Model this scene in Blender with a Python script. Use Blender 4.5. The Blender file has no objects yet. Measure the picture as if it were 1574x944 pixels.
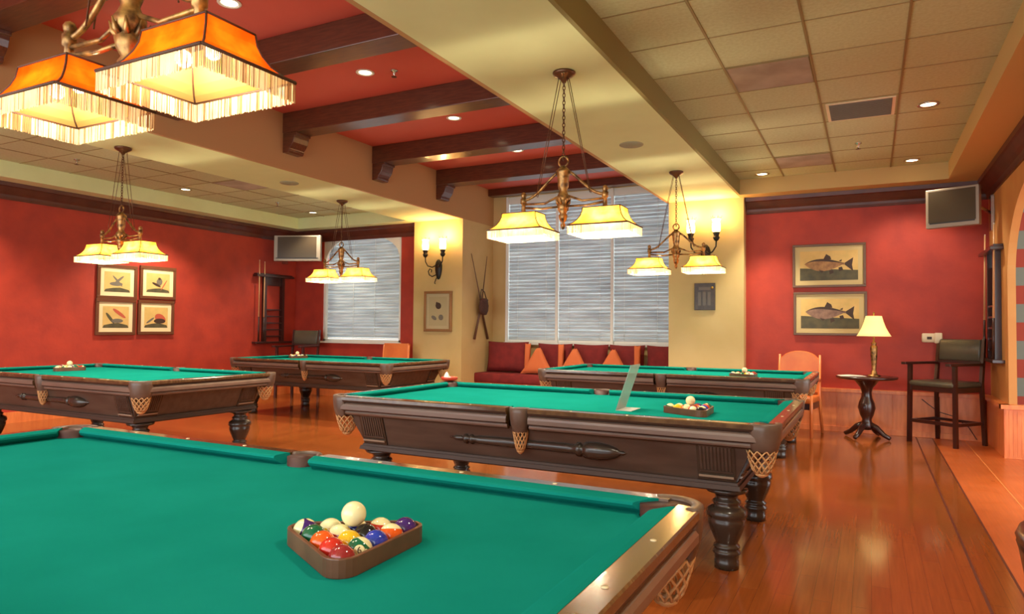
import bpy, math, random
from mathutils import Vector, Matrix
random.seed(7)
sc = bpy.context.scene
PI = math.pi

# ------------------------------------------------------------------ camera, world, exposure
CAM_H = 1.2739
YAW, PITCH, ROLL, FPX = 0.4791, 0.0302, 0.0095, 1059.54
fw = Vector((-math.sin(YAW) * math.cos(PITCH), math.cos(YAW) * math.cos(PITCH), math.sin(PITCH)))
rt = Vector((math.cos(YAW), math.sin(YAW), 0))
up = rt.cross(fw)
r2 = math.cos(ROLL) * rt + math.sin(ROLL) * up
u2 = -math.sin(ROLL) * rt + math.cos(ROLL) * up
cam = bpy.data.cameras.new('camera')
cam.sensor_fit = 'HORIZONTAL'
cam.sensor_width = 36.0
cam.lens = 36.0 * FPX / 1574.0
cam.clip_start = 0.05
co = bpy.data.objects.new('camera', cam)
sc.collection.objects.link(co)
M4 = Matrix((r2, u2, -fw)).transposed().to_4x4()
M4.translation = Vector((0, 0, CAM_H))
co.matrix_world = M4
sc.camera = co

w = bpy.data.worlds.new('world')
sc.world = w
w.use_nodes = True
w.node_tree.nodes['Background'].inputs[0].default_value = (0.90, 0.97, 1.0, 1)
w.node_tree.nodes['Background'].inputs[1].default_value = 4.4
sc.view_settings.view_transform = 'Standard'
sc.view_settings.look = 'None'
sc.view_settings.gamma = 1.0
sc.view_settings.use_curve_mapping = False
sc.view_settings.exposure = 0.0
sc.cycles.use_denoising = True
sc.cycles.max_bounces = 8
sc.cycles.diffuse_bounces = 4
sc.cycles.sample_clamp_indirect = 4.0
sc.cycles.caustics_reflective = False
sc.cycles.caustics_refractive = False

E_TABLE = 52.0      # each billiard shade bulb
E_NEAR = 13.0
E_SCONCE = 17.0
E_DOWN = 130.0

# ------------------------------------------------------------------ materials
def lin(c):
    return tuple((v / 255 / 12.92) if v / 255 <= 0.04045 else ((v / 255 + 0.055) / 1.055) ** 2.4 for v in c) + (1,)

def mat(name, rgb, rough=0.5, metal=0.0, rgb2=None, scale=5.0, coat=0.0, bump=0.0, bscale=60.0, emit=0.0, ecol=None,
        spec=0.5, alpha=1.0, trans=0.0, detail=4.0, stretch=None, sheen=0.0, nlo=0.35, nhi=0.65):
    m = bpy.data.materials.new(name)
    m.use_nodes = True
    nt = m.node_tree
    b = nt.nodes['Principled BSDF']
    b.inputs['Base Color'].default_value = lin(rgb)
    b.inputs['Roughness'].default_value = rough
    b.inputs['Metallic'].default_value = metal
    b.inputs['Specular IOR Level'].default_value = spec
    if coat:
        b.inputs['Coat Weight'].default_value = coat
        b.inputs['Coat Roughness'].default_value = 0.12
    if sheen:
        b.inputs['Sheen Weight'].default_value = sheen
    if alpha < 1:
        b.inputs['Alpha'].default_value = alpha
    if trans:
        b.inputs['Transmission Weight'].default_value = trans
    if emit:
        b.inputs['Emission Color'].default_value = lin(ecol or rgb)
        b.inputs['Emission Strength'].default_value = emit
    if rgb2 or bump:
        tc = nt.nodes.new('ShaderNodeTexCoord')
        mp = nt.nodes.new('ShaderNodeMapping')
        nt.links.new(tc.outputs['Object'], mp.inputs[0])
        if stretch:
            mp.inputs['Scale'].default_value = stretch
    if rgb2:
        n = nt.nodes.new('ShaderNodeTexNoise')
        n.inputs['Scale'].default_value = scale
        n.inputs['Detail'].default_value = detail
        nt.links.new(mp.outputs[0], n.inputs['Vector'])
        r = nt.nodes.new('ShaderNodeValToRGB')
        r.color_ramp.elements[0].position = nlo
        r.color_ramp.elements[1].position = nhi
        r.color_ramp.elements[0].color = lin(rgb)
        r.color_ramp.elements[1].color = lin(rgb2)
        nt.links.new(n.outputs['Fac'], r.inputs[0])
        nt.links.new(r.outputs[0], b.inputs['Base Color'])
    if bump:
        n2 = nt.nodes.new('ShaderNodeTexNoise')
        n2.inputs['Scale'].default_value = bscale
        nt.links.new(mp.outputs[0], n2.inputs['Vector'])
        bp = nt.nodes.new('ShaderNodeBump')
        bp.inputs['Strength'].default_value = bump
        bp.inputs['Distance'].default_value = 0.01
        nt.links.new(n2.outputs['Fac'], bp.inputs['Height'])
        nt.links.new(bp.outputs[0], b.inputs['Normal'])
    return m

def floor_mat(name, c1, c2, c3, plank=0.083, rough=0.11):
    m = bpy.data.materials.new(name)
    m.use_nodes = True
    nt = m.node_tree
    b = nt.nodes['Principled BSDF']
    tc = nt.nodes.new('ShaderNodeTexCoord')
    mp = nt.nodes.new('ShaderNodeMapping')
    mp.inputs['Rotation'].default_value = (0, 0, PI / 2)
    nt.links.new(tc.outputs['Object'], mp.inputs[0])
    br = nt.nodes.new('ShaderNodeTexBrick')
    br.inputs['Scale'].default_value = 1.0
    br.inputs['Brick Width'].default_value = 0.9
    br.inputs['Row Height'].default_value = plank
    br.inputs['Mortar Size'].default_value = 0.0012
    br.inputs['Mortar Smooth'].default_value = 0.3
    br.inputs['Bias'].default_value = 0.0
    br.inputs['Color1'].default_value = lin(c1)
    br.inputs['Color2'].default_value = lin(c2)
    br.inputs['Mortar'].default_value = lin(c3)
    br.offset = 0.37
    nt.links.new(mp.outputs[0], br.inputs['Vector'])
    mp2 = nt.nodes.new('ShaderNodeMapping')
    mp2.inputs['Scale'].default_value = (30, 1.2, 1)
    nt.links.new(tc.outputs['Object'], mp2.inputs[0])
    n = nt.nodes.new('ShaderNodeTexNoise')
    n.inputs['Scale'].default_value = 2.0
    n.inputs['Detail'].default_value = 5
    nt.links.new(mp2.outputs[0], n.inputs['Vector'])
    mr = nt.nodes.new('ShaderNodeMapRange')
    mr.inputs[1].default_value = 0.3
    mr.inputs[2].default_value = 0.7
    mr.inputs[3].default_value = 0.86
    mr.inputs[4].default_value = 1.06
    nt.links.new(n.outputs['Fac'], mr.inputs[0])
    mx = nt.nodes.new('ShaderNodeMix')
    mx.data_type = 'RGBA'
    mx.blend_type = 'MULTIPLY'
    mx.inputs[0].default_value = 1.0
    nt.links.new(br.outputs['Color'], mx.inputs[6])
    nt.links.new(mr.outputs[0], mx.inputs[7])
    nt.links.new(mx.outputs[2], b.inputs['Base Color'])
    n3 = nt.nodes.new('ShaderNodeTexNoise')
    n3.inputs['Scale'].default_value = 3.0
    nt.links.new(tc.outputs['Object'], n3.inputs['Vector'])
    mr2 = nt.nodes.new('ShaderNodeMapRange')
    mr2.inputs[3].default_value = rough * 0.7
    mr2.inputs[4].default_value = rough * 1.5
    nt.links.new(n3.outputs['Fac'], mr2.inputs[0])
    nt.links.new(mr2.outputs[0], b.inputs['Roughness'])
    b.inputs['Specular IOR Level'].default_value = 0.7
    return m

RED = mat('red_faux_plaster', (180, 58, 38), 0.6, rgb2=(160, 48, 33), scale=3.5, bump=0.12, bscale=25, detail=8)
CREAM = mat('cream_plaster', (208, 180, 122), 0.7, rgb2=(200, 172, 112), scale=2)
SOFFIT = mat('soffit_cream_paint', (222, 226, 168), 0.75, rgb2=(214, 216, 158), scale=1.5)
FASCIA = mat('fascia_tan_paint', (184, 142, 92), 0.75)
RCEIL = mat('red_ceiling_paint', (208, 94, 76), 0.6, rgb2=(200, 84, 66), scale=1.2)
TILE = mat('ceiling_tile', (196, 196, 152), 0.9, rgb2=(186, 184, 140), scale=40, bump=0.1, bscale=120)
TBAR = mat('ceiling_grid_metal', (140, 120, 76), 0.5)
BEAM = mat('dark_beam_wood', (98, 52, 32), 0.28, rgb2=(76, 38, 24), scale=6, stretch=(1, 8, 8), coat=0.3)
CROWN = mat('crown_wood', (92, 44, 30), 0.4, rgb2=(76, 34, 24), scale=5)
WAINS = mat('wainscot_wood', (236, 138, 74), 0.35, rgb2=(218, 118, 60), scale=4, stretch=(6, 6, 1), coat=0.2)
FLOORM = floor_mat('wood_floor', (156, 84, 38), (147, 77, 34), (118, 60, 26))
FLOORB = floor_mat('border_floor', (198, 98, 42), (190, 92, 38), (170, 82, 34), plank=0.32, rough=0.3)
GROUT = mat('floor_inlay_strip', (92, 36, 18), 0.4)
GROUT2 = mat('floor_grout', (216, 132, 70), 0.5)
STRIPER = mat('stripe_red', (150, 60, 46), 0.8)
STRIPET = mat('stripe_teal', (112, 122, 116), 0.8)
WHITE = mat('white_frame_paint', (236, 236, 226), 0.4)
GLASS = bpy.data.materials.new('window_glass'); GLASS.use_nodes = True
_nt = GLASS.node_tree; _nt.nodes.remove(_nt.nodes['Principled BSDF'])
_tr = _nt.nodes.new('ShaderNodeBsdfTransparent'); _gl = _nt.nodes.new('ShaderNodeBsdfGlossy'); _gl.inputs['Roughness'].default_value = .03
_mx = _nt.nodes.new('ShaderNodeMixShader'); _mx.inputs[0].default_value = .08; _tr.inputs[0].default_value = (.94, .97, .98, 1)
_nt.links.new(_tr.outputs[0], _mx.inputs[1]); _nt.links.new(_gl.outputs[0], _mx.inputs[2]); _nt.links.new(_mx.outputs[0], _nt.nodes['Material Output'].inputs[0])
CLOTH = mat('green_baize', (22, 134, 122), 0.95, rgb2=(18, 126, 114), scale=3, bump=0.05, bscale=400, spec=0.0)
TWOOD = mat('table_wood', (82, 68, 58), 0.34, rgb2=(68, 54, 46), scale=3, stretch=(1, 6, 6), coat=0.15)
BLINDW = mat('rail_face_wood', (128, 108, 94), 0.3, rgb2=(112, 92, 80), scale=2, stretch=(1, 3, 3), coat=0.2)
GROOVE = mat('rail_groove_dark', (58, 42, 32), 0.4)
TDARK = mat('table_dark_wood', (58, 48, 40), 0.26, coat=0.2)
RAILW = mat('rail_top_wood', (112, 86, 54), 0.16, rgb2=(84, 58, 36), scale=6, stretch=(2, 12, 2), coat=0.6)
PEARL = mat('pearl_inlay', (240, 225, 180), 0.2)
LEATHER = mat('pocket_leather', (108, 88, 74), 0.35, rgb2=(92, 74, 62), scale=12)
LEATHERD = mat('pocket_lining', (66, 36, 32), 0.5)
NETM = mat('pocket_net_cord', (208, 160, 104), 0.5)
IRONB = mat('bronze_iron', (98, 66, 44), 0.35, metal=0.6)
IRONBR = mat('gilded_bronze', (196, 146, 82), 0.35, metal=0.7, rgb2=(84, 58, 36), scale=24)
BLACKI = mat('black_wrought_iron', (34, 28, 24), 0.45, metal=0.3)
DWOOD = mat('dark_furniture_wood', (58, 26, 20), 0.28, coat=0.4)
GREYL = mat('olive_grey_leather', (86, 80, 64), 0.28, rgb2=(74, 70, 58), scale=6)
ORANGEL = mat('orange_leather', (214, 118, 52), 0.4, rgb2=(200, 100, 44), scale=4)
BURG = mat('burgundy_fabric', (132, 36, 34), 0.85, rgb2=(112, 28, 28), scale=8)
ORF = mat('orange_fabric', (212, 112, 62), 0.85)
FRAMEW = mat('frame_walnut', (104, 58, 34), 0.35)
FRAMEF = mat('frame_bronze_brown', (104, 70, 42), 0.35)
FRAMEG = mat('frame_gilt', (150, 110, 66), 0.35, metal=0.3)
MATF = mat('trout_mat_board', (204, 180, 126), 0.8)
MATB = mat('mat_board', (240, 218, 170), 0.8)
SKYP = mat('print_gold', (206, 172, 100), 0.6, rgb2=(226, 186, 112), scale=6)
OLIVE = mat('print_olive', (92, 84, 56), 0.6, rgb2=(70, 66, 48), scale=9)
FISHD = mat('print_fish_dark', (66, 44, 32), 0.6)
FISHL = mat('print_fish_pale', (178, 132, 80), 0.6, rgb2=(140, 98, 62), scale=20)
FISHP = mat('print_fish_pink', (150, 116, 96), 0.6, rgb2=(120, 90, 76), scale=20)
INKG = mat('print_grey', (112, 104, 92), 0.7)
INKR = mat('print_red', (190, 88, 62), 0.7)
SILVER = mat('silver_plastic', (160, 146, 128), 0.35, metal=0.3)
SCREEN = mat('tv_screen', (72, 60, 46), 0.16, coat=0.3)
BLACKP = mat('black_plastic', (24, 22, 22), 0.4)
CUEW = mat('cue_maple', (224, 178, 126), 0.3)
CUED = mat('cue_dark_butt', (60, 34, 26), 0.3)
RACKW = mat('ball_rack_wood', (120, 78, 56), 0.35, rgb2=(96, 60, 42), scale=10)
VENTM = mat('vent_grey_metal', (118, 112, 98), 0.6)
PANELM = mat('light_diffuser_panel', (178, 162, 146), 0.6, rgb2=(150, 134, 118), scale=3)
SPKM = mat('speaker_grille', (150, 146, 116), 0.7)
CHROME = mat('chrome', (200, 196, 190), 0.2, metal=1.0)
LAMPON = mat('lit_lens', (255, 246, 214), 0.4, emit=6.0, ecol=(255, 236, 190))
BULBM = mat('bulb_glow', (255, 244, 214), 0.4, emit=9.0, ecol=(255, 226, 160))
GLOBE = mat('sconce_glass', (255, 236, 190), 0.3, emit=5.0, ecol=(255, 214, 140))
LSHADE = mat('lamp_shade_fabric', (250, 226, 160), 0.8, emit=0.8, ecol=(255, 214, 130))
PAPER = mat('white_paper', (236, 226, 210), 0.7)
ACRYL = mat('acrylic_sheet', (206, 222, 214), 0.1, alpha=0.5)
PLAQUE = mat('dark_plaque', (62, 48, 34), 0.4, rgb2=(48, 36, 26), scale=20)
BRASS = mat('brass', (196, 160, 70), 0.3, metal=0.9)
REDTIN = mat('red_enamel', (196, 64, 40), 0.3)
IVORY = mat('ivory_plastic', (232, 214, 178), 0.4)
WICKER = mat('creel_wicker', (84, 48, 34), 0.7, rgb2=(60, 32, 24), scale=60)
STICK = mat('rod_wood', (96, 62, 40), 0.5)

def shade_mat(name, base, hot, emit, tfac, inside=None, stretch=None):
    m = bpy.data.materials.new(name)
    m.use_nodes = True
    nt = m.node_tree
    out = nt.nodes['Material Output']
    nt.nodes.remove(nt.nodes['Principled BSDF'])
    tc = nt.nodes.new('ShaderNodeTexCoord')
    n = nt.nodes.new('ShaderNodeTexNoise')
    n.inputs['Scale'].default_value = 14
    n.inputs['Detail'].default_value = 5
    if stretch:
        mp = nt.nodes.new('ShaderNodeMapping'); mp.inputs['Scale'].default_value = stretch
        n.inputs['Scale'].default_value = 3
        nt.links.new(tc.outputs['Object'], mp.inputs[0]); nt.links.new(mp.outputs[0], n.inputs['Vector'])
    else:
        nt.links.new(tc.outputs['Object'], n.inputs['Vector'])
    r = nt.nodes.new('ShaderNodeValToRGB')
    r.color_ramp.elements[0].position = 0.35
    r.color_ramp.elements[1].position = 0.7
    r.color_ramp.elements[0].color = lin(base)
    r.color_ramp.elements[1].color = lin(hot)
    nt.links.new(n.outputs['Fac'], r.inputs[0])
    tr = nt.nodes.new('ShaderNodeBsdfTranslucent')
    df = nt.nodes.new('ShaderNodeBsdfDiffuse')
    em = nt.nodes.new('ShaderNodeEmission')
    em.inputs[1].default_value = emit
    src = r.outputs[0]
    if inside:
        ge = nt.nodes.new('ShaderNodeNewGeometry')
        mxc = nt.nodes.new('ShaderNodeMix'); mxc.data_type = 'RGBA'
        nt.links.new(ge.outputs['Backfacing'], mxc.inputs[0])
        nt.links.new(src, mxc.inputs[7]); mxc.inputs[6].default_value = lin(inside)
        src = mxc.outputs[2]
    for nd in (tr, df, em):
        nt.links.new(src, nd.inputs[0])
    m1 = nt.nodes.new('ShaderNodeMixShader')
    m1.inputs[0].default_value = tfac
    nt.links.new(df.outputs[0], m1.inputs[1])
    nt.links.new(tr.outputs[0], m1.inputs[2])
    ad = nt.nodes.new('ShaderNodeAddShader')
    nt.links.new(m1.outputs[0], ad.inputs[0])
    nt.links.new(em.outputs[0], ad.inputs[1])
    nt.links.new(ad.outputs[0], out.inputs[0])
    return m
BLIND = shade_mat('blind_slat', (186, 194, 198), (222, 226, 226), 0.0, 0.26, None, (.5, 1, 5))
SHADE_Y = shade_mat('amber_mica_shade', (240, 140, 34), (250, 180, 70), 0.40, 0.30, (226, 176, 104))
SHADE_O = shade_mat('near_exposure_mica_shade', (204, 58, 4), (226, 86, 10), 0.42, 0.38, (206, 158, 88))  # same shade type as the amber one, exposure shift put into its colour
FRINGE = shade_mat('cream_bead_fringe', (240, 210, 156), (250, 228, 186), 0.14, 0.14)
FRINGED = shade_mat('brown_bead_fringe', (150, 104, 66), (190, 146, 96), 0.10, 0.2)
TRIM = mat('shade_trim_braid', (84, 50, 30), 0.6)

# ------------------------------------------------------------------ mesh builder
class MB:
    def __init__(s):
        s.v = []; s.f = []; s.m = []; s.s = []
    def add(s, vs, fs, m=0, smooth=False):
        o = len(s.v)
        s.v += [tuple(p) for p in vs]
        s.f += [tuple(i + o for i in f) for f in fs]
        s.m += [m] * len(fs); s.s += [smooth] * len(fs)
        return s
    def box(s, x0, x1, y0, y1, z0, z1, m=0):
        vs = [(x, y, z) for z in (z0, z1) for y in (y0, y1) for x in (x0, x1)]
        return s.add(vs, [(0, 2, 3, 1), (4, 5, 7, 6), (0, 1, 5, 4), (2, 6, 7, 3), (0, 4, 6, 2), (1, 3, 7, 5)], m)
    def hexa(s, bot, top, m=0):
        return s.add(list(bot) + list(top), [(3, 2, 1, 0), (4, 5, 6, 7), (0, 1, 5, 4), (1, 2, 6, 5), (2, 3, 7, 6), (3, 0, 4, 7)], m)
    def prism(s, poly, axis, a, b, m=0, smooth=False):
        n = len(poly)
        def P(u, v, t):
            return {'x': (t, u, v), 'y': (u, t, v), 'z': (u, v, t)}[axis]
        vs = [P(u, v, a) for u, v in poly] + [P(u, v, b) for u, v in poly]
        fs = [tuple(range(n - 1, -1, -1)), tuple(range(n, 2 * n))]
        s.add(vs, fs, m)
        o = len(s.v) - 2 * n
        for i in range(n):
            s.f.append((o + i, o + (i + 1) % n, o + n + (i + 1) % n, o + n + i)); s.m.append(m); s.s.append(smooth)
        return s
    def lathe(s, prof, c=(0, 0, 0), n=24, m=0, smooth=True, a0=0, a1=2 * PI, axis='z'):
        full = abs(a1 - a0 - 2 * PI) < 1e-6
        k = n if full else n + 1
        vs = []
        for r, z in prof:
            for i in range(k):
                a = a0 + (a1 - a0) * i / n
                x, y = r * math.cos(a), r * math.sin(a)
                p = {'z': (x, y, z), 'x': (z, x, y), 'y': (x, z, y)}[axis]
                vs.append((c[0] + p[0], c[1] + p[1], c[2] + p[2]))
        fs = []
        for j in range(len(prof) - 1):
            for i in range(n):
                i2 = (i + 1) % k
                fs.append((j * k + i, j * k + i2, (j + 1) * k + i2, (j + 1) * k + i))
        if full:
            if prof[0][0] > 1e-5: fs.append(tuple(range(k - 1, -1, -1)))
            if prof[-1][0] > 1e-5: fs.append(tuple(range((len(prof) - 1) * k, len(prof) * k)))
        return s.add(vs, fs, m, smooth)
    def tube(s, pts, r, n=8, m=0, smooth=True, flat=1.0):
        pts = [Vector(p) for p in pts]
        rs = r if isinstance(r, (list, tuple)) else [r] * len(pts)
        vs = []
        ref = None
        for i, p in enumerate(pts):
            t = (pts[min(i + 1, len(pts) - 1)] - pts[max(i - 1, 0)]).normalized()
            if ref is None:
                ref = Vector((0, 0, 1)) if abs(t.z) < 0.9 else Vector((1, 0, 0))
            a = t.cross(ref).normalized()
            b = a.cross(t).normalized()
            ref = b
            for k in range(n):
                an = 2 * PI * k / n
                vs.append(p + a * math.cos(an) * rs[i] * flat + b * math.sin(an) * rs[i])
        fs = []
        for j in range(len(pts) - 1):
            for k in range(n):
                fs.append((j * n + k, j * n + (k + 1) % n, (j + 1) * n + (k + 1) % n, (j + 1) * n + k))
        fs.append(tuple(range(n - 1, -1, -1)))
        fs.append(tuple(range((len(pts) - 1) * n, len(pts) * n)))
        return s.add(vs, fs, m, smooth)
    def ball(s, c, r, n=16, m=0, sz=1.0):
        k = n // 2
        return s.lathe([(r * math.sin(PI * i / k) + (1e-6 if i in (0, k) else 0), -r * sz * math.cos(PI * i / k)) for i in range(k + 1)], c, n, m)
    def rbox(s, x0, x1, y0, y1, z0, z1, r=0.02, m=0, bulge=0.0):
        # cushion like rounded box
        n = 8
        vs = []; fs = []
        cx, cy, cz = (x0 + x1) / 2, (y0 + y1) / 2, (z0 + z1) / 2
        hx, hy, hz = (x1 - x0) / 2, (y1 - y0) / 2, (z1 - z0) / 2
        levels = 8
        for j in range(levels + 1):
            t = -PI / 2 + PI * j / levels
            inset = r * (1 - math.cos(t))
            z = cz + (hz - r) * (1 if t > 0.01 else -1 if t < -0.01 else 0) + r * math.sin(t)
            for i in range(4 * n):
                q, k = divmod(i, n)
                a = PI / 2 * q + PI / 2 * k / (n - 1)
                sx, sy = [(1, 1), (-1, 1), (-1, -1), (1, -1)][q]
                rr = r
                x = sx * (hx - rr) + (rr - inset) * math.cos(a)
                y = sy * (hy - rr) + (rr - inset) * math.sin(a)
                vs.append((cx + x, cy + y, z))
        K = 4 * n
        for j in range(levels):
            for i in range(K):
                fs.append((j * K + i, j * K + (i + 1) % K, (j + 1) * K + (i + 1) % K, (j + 1) * K + i))
        fs.append(tuple(range(K - 1, -1, -1)))
        fs.append(tuple(range(levels * K, (levels + 1) * K)))
        return s.add(vs, fs, m, True)
    def xf(s, M):
        s.v = [tuple(M @ Vector(p)) for p in s.v]
        return s
    def build(s, name, mats, parent=None, loc=(0, 0, 0), rot=(0, 0, 0), bevel=0.0):
        me = bpy.data.meshes.new(name)
        me.from_pydata(s.v, [], s.f)
        if not isinstance(mats, (list, tuple)): mats = [mats]
        for mm in mats: me.materials.append(mm)
        me.polygons.foreach_set('material_index', s.m)
        me.polygons.foreach_set('use_smooth', s.s)
        me.update()
        o = bpy.data.objects.new(name, me)
        sc.collection.objects.link(o)
        o.location = loc; o.rotation_euler = rot
        if parent: o.parent = parent
        if bevel:
            b = o.modifiers.new('bevel', 'BEVEL'); b.width = bevel; b.segments = 2; b.limit_method = 'ANGLE'
        return o

def tag(o, label=None, cat=None, group=None, kind=None):
    if label: o['label'] = label
    if cat: o['category'] = cat
    if group: o['group'] = group
    if kind: o['kind'] = kind
    return o
def empty(name, loc, rz=0.0, label=None, cat=None, group=None):
    o = bpy.data.objects.new(name, None)
    o.empty_display_size = 0.1
    sc.collection.objects.link(o)
    o.location = loc; o.rotation_euler = (0, 0, rz)
    return tag(o, label, cat, group)
def copy_tree(o, parent=None):
    c = o.copy(); sc.collection.objects.link(c); c.parent = parent
    for ch in list(o.children):
        copy_tree(ch, c)
    return c
def struct(name, mb, m, bevel=0.0):
    return tag(mb.build(name, m, bevel=bevel), kind='structure')
def light(kind, name, loc, energy, col, parent=None, size=0.05, rot=(0, 0, 0), spot=None, blend=0.5):
    l = bpy.data.lights.new(name, kind)
    l.energy = energy; l.color = col
    if kind == 'AREA':
        l.size = size
    else:
        l.shadow_soft_size = size
    if spot: l.spot_size = spot; l.spot_blend = blend
    o = bpy.data.objects.new(name, l)
    sc.collection.objects.link(o)
    o.location = loc; o.rotation_euler = rot
    if parent: o.parent = parent
    return o
WARM = (1.0, 0.88, 0.66)
WARM2 = (1.0, 0.55, 0.22)

# ------------------------------------------------------------------ room shell
XL, XR, YB, YF = -9.72, 1.25, 9.75, -2.4
HS, HT, HR = 3.05, 3.25, 3.68
MX0, MX1 = -5.89, -2.53          # central red bay
YW = 10.6                        # window wall of the bay
struct('floor', MB().box(XL - .15, 0.66, YF, YW + .2, -0.1, 0), FLOORM)
fb = MB().box(0.66, 5.0, YF, YW + .2, -0.1, 0)
struct('trim_1', fb, FLOORB)
struct('trim_2', MB().box(0.478, 0.492, YF, YB, 0, 0.0012), GROUT)
struct('trim_3', MB().box(0.648, 0.660, YF, YB, 0, 0.0012), GROUT)
struct('trim_4', MB().box(0.975, 0.983, YF, YB, 0, 0.0012), GROUT2)
struct('wall_left', MB().box(XL - .15, XL, YF, YB + .15, 0, HS + .3), RED)
# back left wall with the window opening
WX0, WX1, WZ0, WZ1 = -9.03, -7.25, 1.0, 2.93
m = MB().box(XL, WX0, YB, YB + .15, 0, HS + .3).box(WX1, -6.85, YB, YB + .15, 0, HS + .3)
m.box(WX0, WX1, YB, YB + .15, 0, WZ0).box(WX0, WX1, YB, YB + .15, WZ1, HS + .3)
struct('wall_back_left', m, RED)
struct('wall_back_right', MB().box(-1.49, XR + .070, YB, YB + .15, 0, HS + .3), RED)
# pillars
PY = 9.57
struct('wall_pillar_left', MB().box(-6.85, MX0, PY, YW + .15, 0, HS), CREAM)
struct('wall_pillar_right', MB().box(MX1 + .03, -1.49, PY, YW + .15, 0, HS), CREAM)
# upper walls of the bay (fascias) and red ceiling
struct('wall_fascia_left', MB().box(MX0 - .04, MX0, YF, YW + .15, HS, HR), FASCIA)
struct('wall_fascia_right', MB().box(MX1, MX1 + .04, YF, YW + .15, HS, HR), FASCIA)
struct('ceiling_bay', MB().box(MX0 - .04, MX1 + .04, YF, YW + .2, HR, HR + .1), RCEIL)
# soffits
struct('ceiling_soffit_left', MB().box(-6.85, MX0 - .041, YF, YB + .15, HS, HS + .16), SOFFIT)
struct('ceiling_soffit_right', MB().box(MX1 + .041, -1.54, YF, YB + .15, HS, HS + .16), SOFFIT)
TY = 9.38
m = MB().box(XL, -6.85, TY, YB, HS, HT).box(XL, -9.32, YF, TY, HS, HT).box(-6.88, -6.85, YF, TY, HS + .001, HT)
struct('ceiling_perimeter_left', m, SOFFIT)
m = MB().box(-1.54, XR, TY, YB, HS, HT).box(0.82, XR, YF, TY, HS, HT)
struct('wall_tray_fascia', MB().box(-1.54, -1.51, YF, TY, HS + .001, HT), mat('tray_fascia_shaded_tan', (140, 128, 74), 0.75))  # fascia tan darkened towards olive, its shade put into the colour
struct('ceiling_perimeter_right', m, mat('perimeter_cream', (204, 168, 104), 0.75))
struct('ceiling_tile_left', MB().box(-9.4, -6.85, YF, TY + .05, HT, HT + .05), TILE)
struct('ceiling_tile_right', MB().box(-1.54, 0.9, YF, TY + .05, HT, HT + .05), TILE)
def grid(name, x0, x1, xs, ys):
    g = MB()
    for x in xs: g.box(x - .008, x + .008, YF, TY, HT - .006, HT)
    for y in ys: g.box(x0, x1, y - .0045, y + .0045, HT - .004, HT)
    struct(name, g, TBAR)
ysg = [8.9 - .6 * k for k in range(18)]
grid('ceiling_grid_right', -1.51, .82, (-0.97, -0.37, 0.23), ysg)
grid('ceiling_grid_left', -9.32, -6.88, (-8.7, -8.1, -7.5), ysg)
# crown mouldings (profile: d out of wall, z)
cp = [(0, 2.84), (.02, 2.84), (.03, 2.87), (.035, 2.90), (.06, 2.93), (.10, 2.99), (.12, 3.0), (.125, 3.049), (0, 3.049)]
struct('trim_5', MB().prism([(XL + d, z) for d, z in cp], 'y', YF, YB), CROWN)
struct('trim_6', MB().prism([(YB - d, z) for d, z in cp], 'x', XL, -6.86), CROWN)
struct('trim_7', MB().prism([(YB - d, z) for d, z in cp], 'x', -1.48, XR), CROWN)
struct('trim_8', MB().prism([(XR - d, z) for d, z in cp], 'y', YF, YB), CROWN)
# bay window wall
BX0, BX1, BZ0, BZ1 = -5.62, -2.72, 1.03, 3.55
m = MB().box(MX0, BX0, YW, YW + .15, 0, HR).box(BX1, MX1 + .03, YW, YW + .15, 0, HR)
m.box(BX0, BX1, YW, YW + .15, 0, BZ0).box(BX0, BX1, YW, YW + .15, BZ1, HR)
struct('wall_bay', m, CREAM)
# right wall with arch
AY1, AYC, AR, AS = 8.58, 7.1, 1.48, 1.85
poly = [(YF, 0), (AYC - AR, 0), (AYC - AR, AS)]
for i in range(1, 24):
    a = PI - PI * i / 24
    poly.append((AYC + AR * math.cos(a), AS + 0.86 * math.sin(a)))
poly += [(AY1, AS), (AY1, 0), (YB, 0), (YB, HS + .3), (YF, HS + .3)]
RWALL = mat('right_wall_tan', (210, 152, 84), 0.7, rgb2=(200, 138, 74), scale=2)
struct('wall_right', MB().prism(poly, 'x', XR, XR + .070), RWALL)
# striped wall beyond the arch
st = MB()
z = 0.0; k = 0
zb = [0, .55, .76, .97, 1.18, 1.39, 1.60, 1.81, 2.02, 2.23, 2.44, 2.65, 2.86, 3.3]
for a, b in zip(zb, zb[1:]):
    st.box(XR + .071, 5.0, YB - .1, YB + .1, a, b, k % 2); k += 1
struct('wall_beyond_arch', st, [STRIPER, STRIPET])
struct('ceiling_beyond_arch', MB().box(XR + .071, 5.0, YF, YB + .1, 3.05, 3.15), SOFFIT)
# wainscot
wc = MB().box(-1.48, XR - .06, YB - .05, YB, 0.0, .50)
for x in (-1.0, -.38, .24, .86): wc.box(x - .006, x + .006, YB - .056, YB - .05, .06, .50)
wc.box(-1.48, XR - .06, YB - .065, YB - .05, 0, .07)
wc.box(-1.48, XR - .02, YB - .09, YB, .50, .545)
struct('trim_9', wc, WAINS, bevel=.004)
wr = MB().box(XR - .05, XR, 8.57, YB - .05, 0.0, .50).box(XR - .05, XR + .40, 8.53, 8.57, 0, .50)
for i in range(8): wr.box(XR - .045 + i * .035, XR - .042 + i * .035, 8.527, 8.53, .02, .48)
wr.box(XR - .08, XR, 8.50, YB - .09, .50, .545).box(XR - .08, XR + .42, 8.49, 8.60, .50, .545)
struct('trim_10', wr, WAINS, bevel=.004)
struct('trim_11', MB().box(XL, -6.86, YB - .05, YB, 0, .5).box(XL, -6.86, YB - .08, YB, .5, .54), WAINS)
struct('baseboard_left', MB().box(XL, XL + .02, YF, YB - .05, 0, .14), WAINS)
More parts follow.
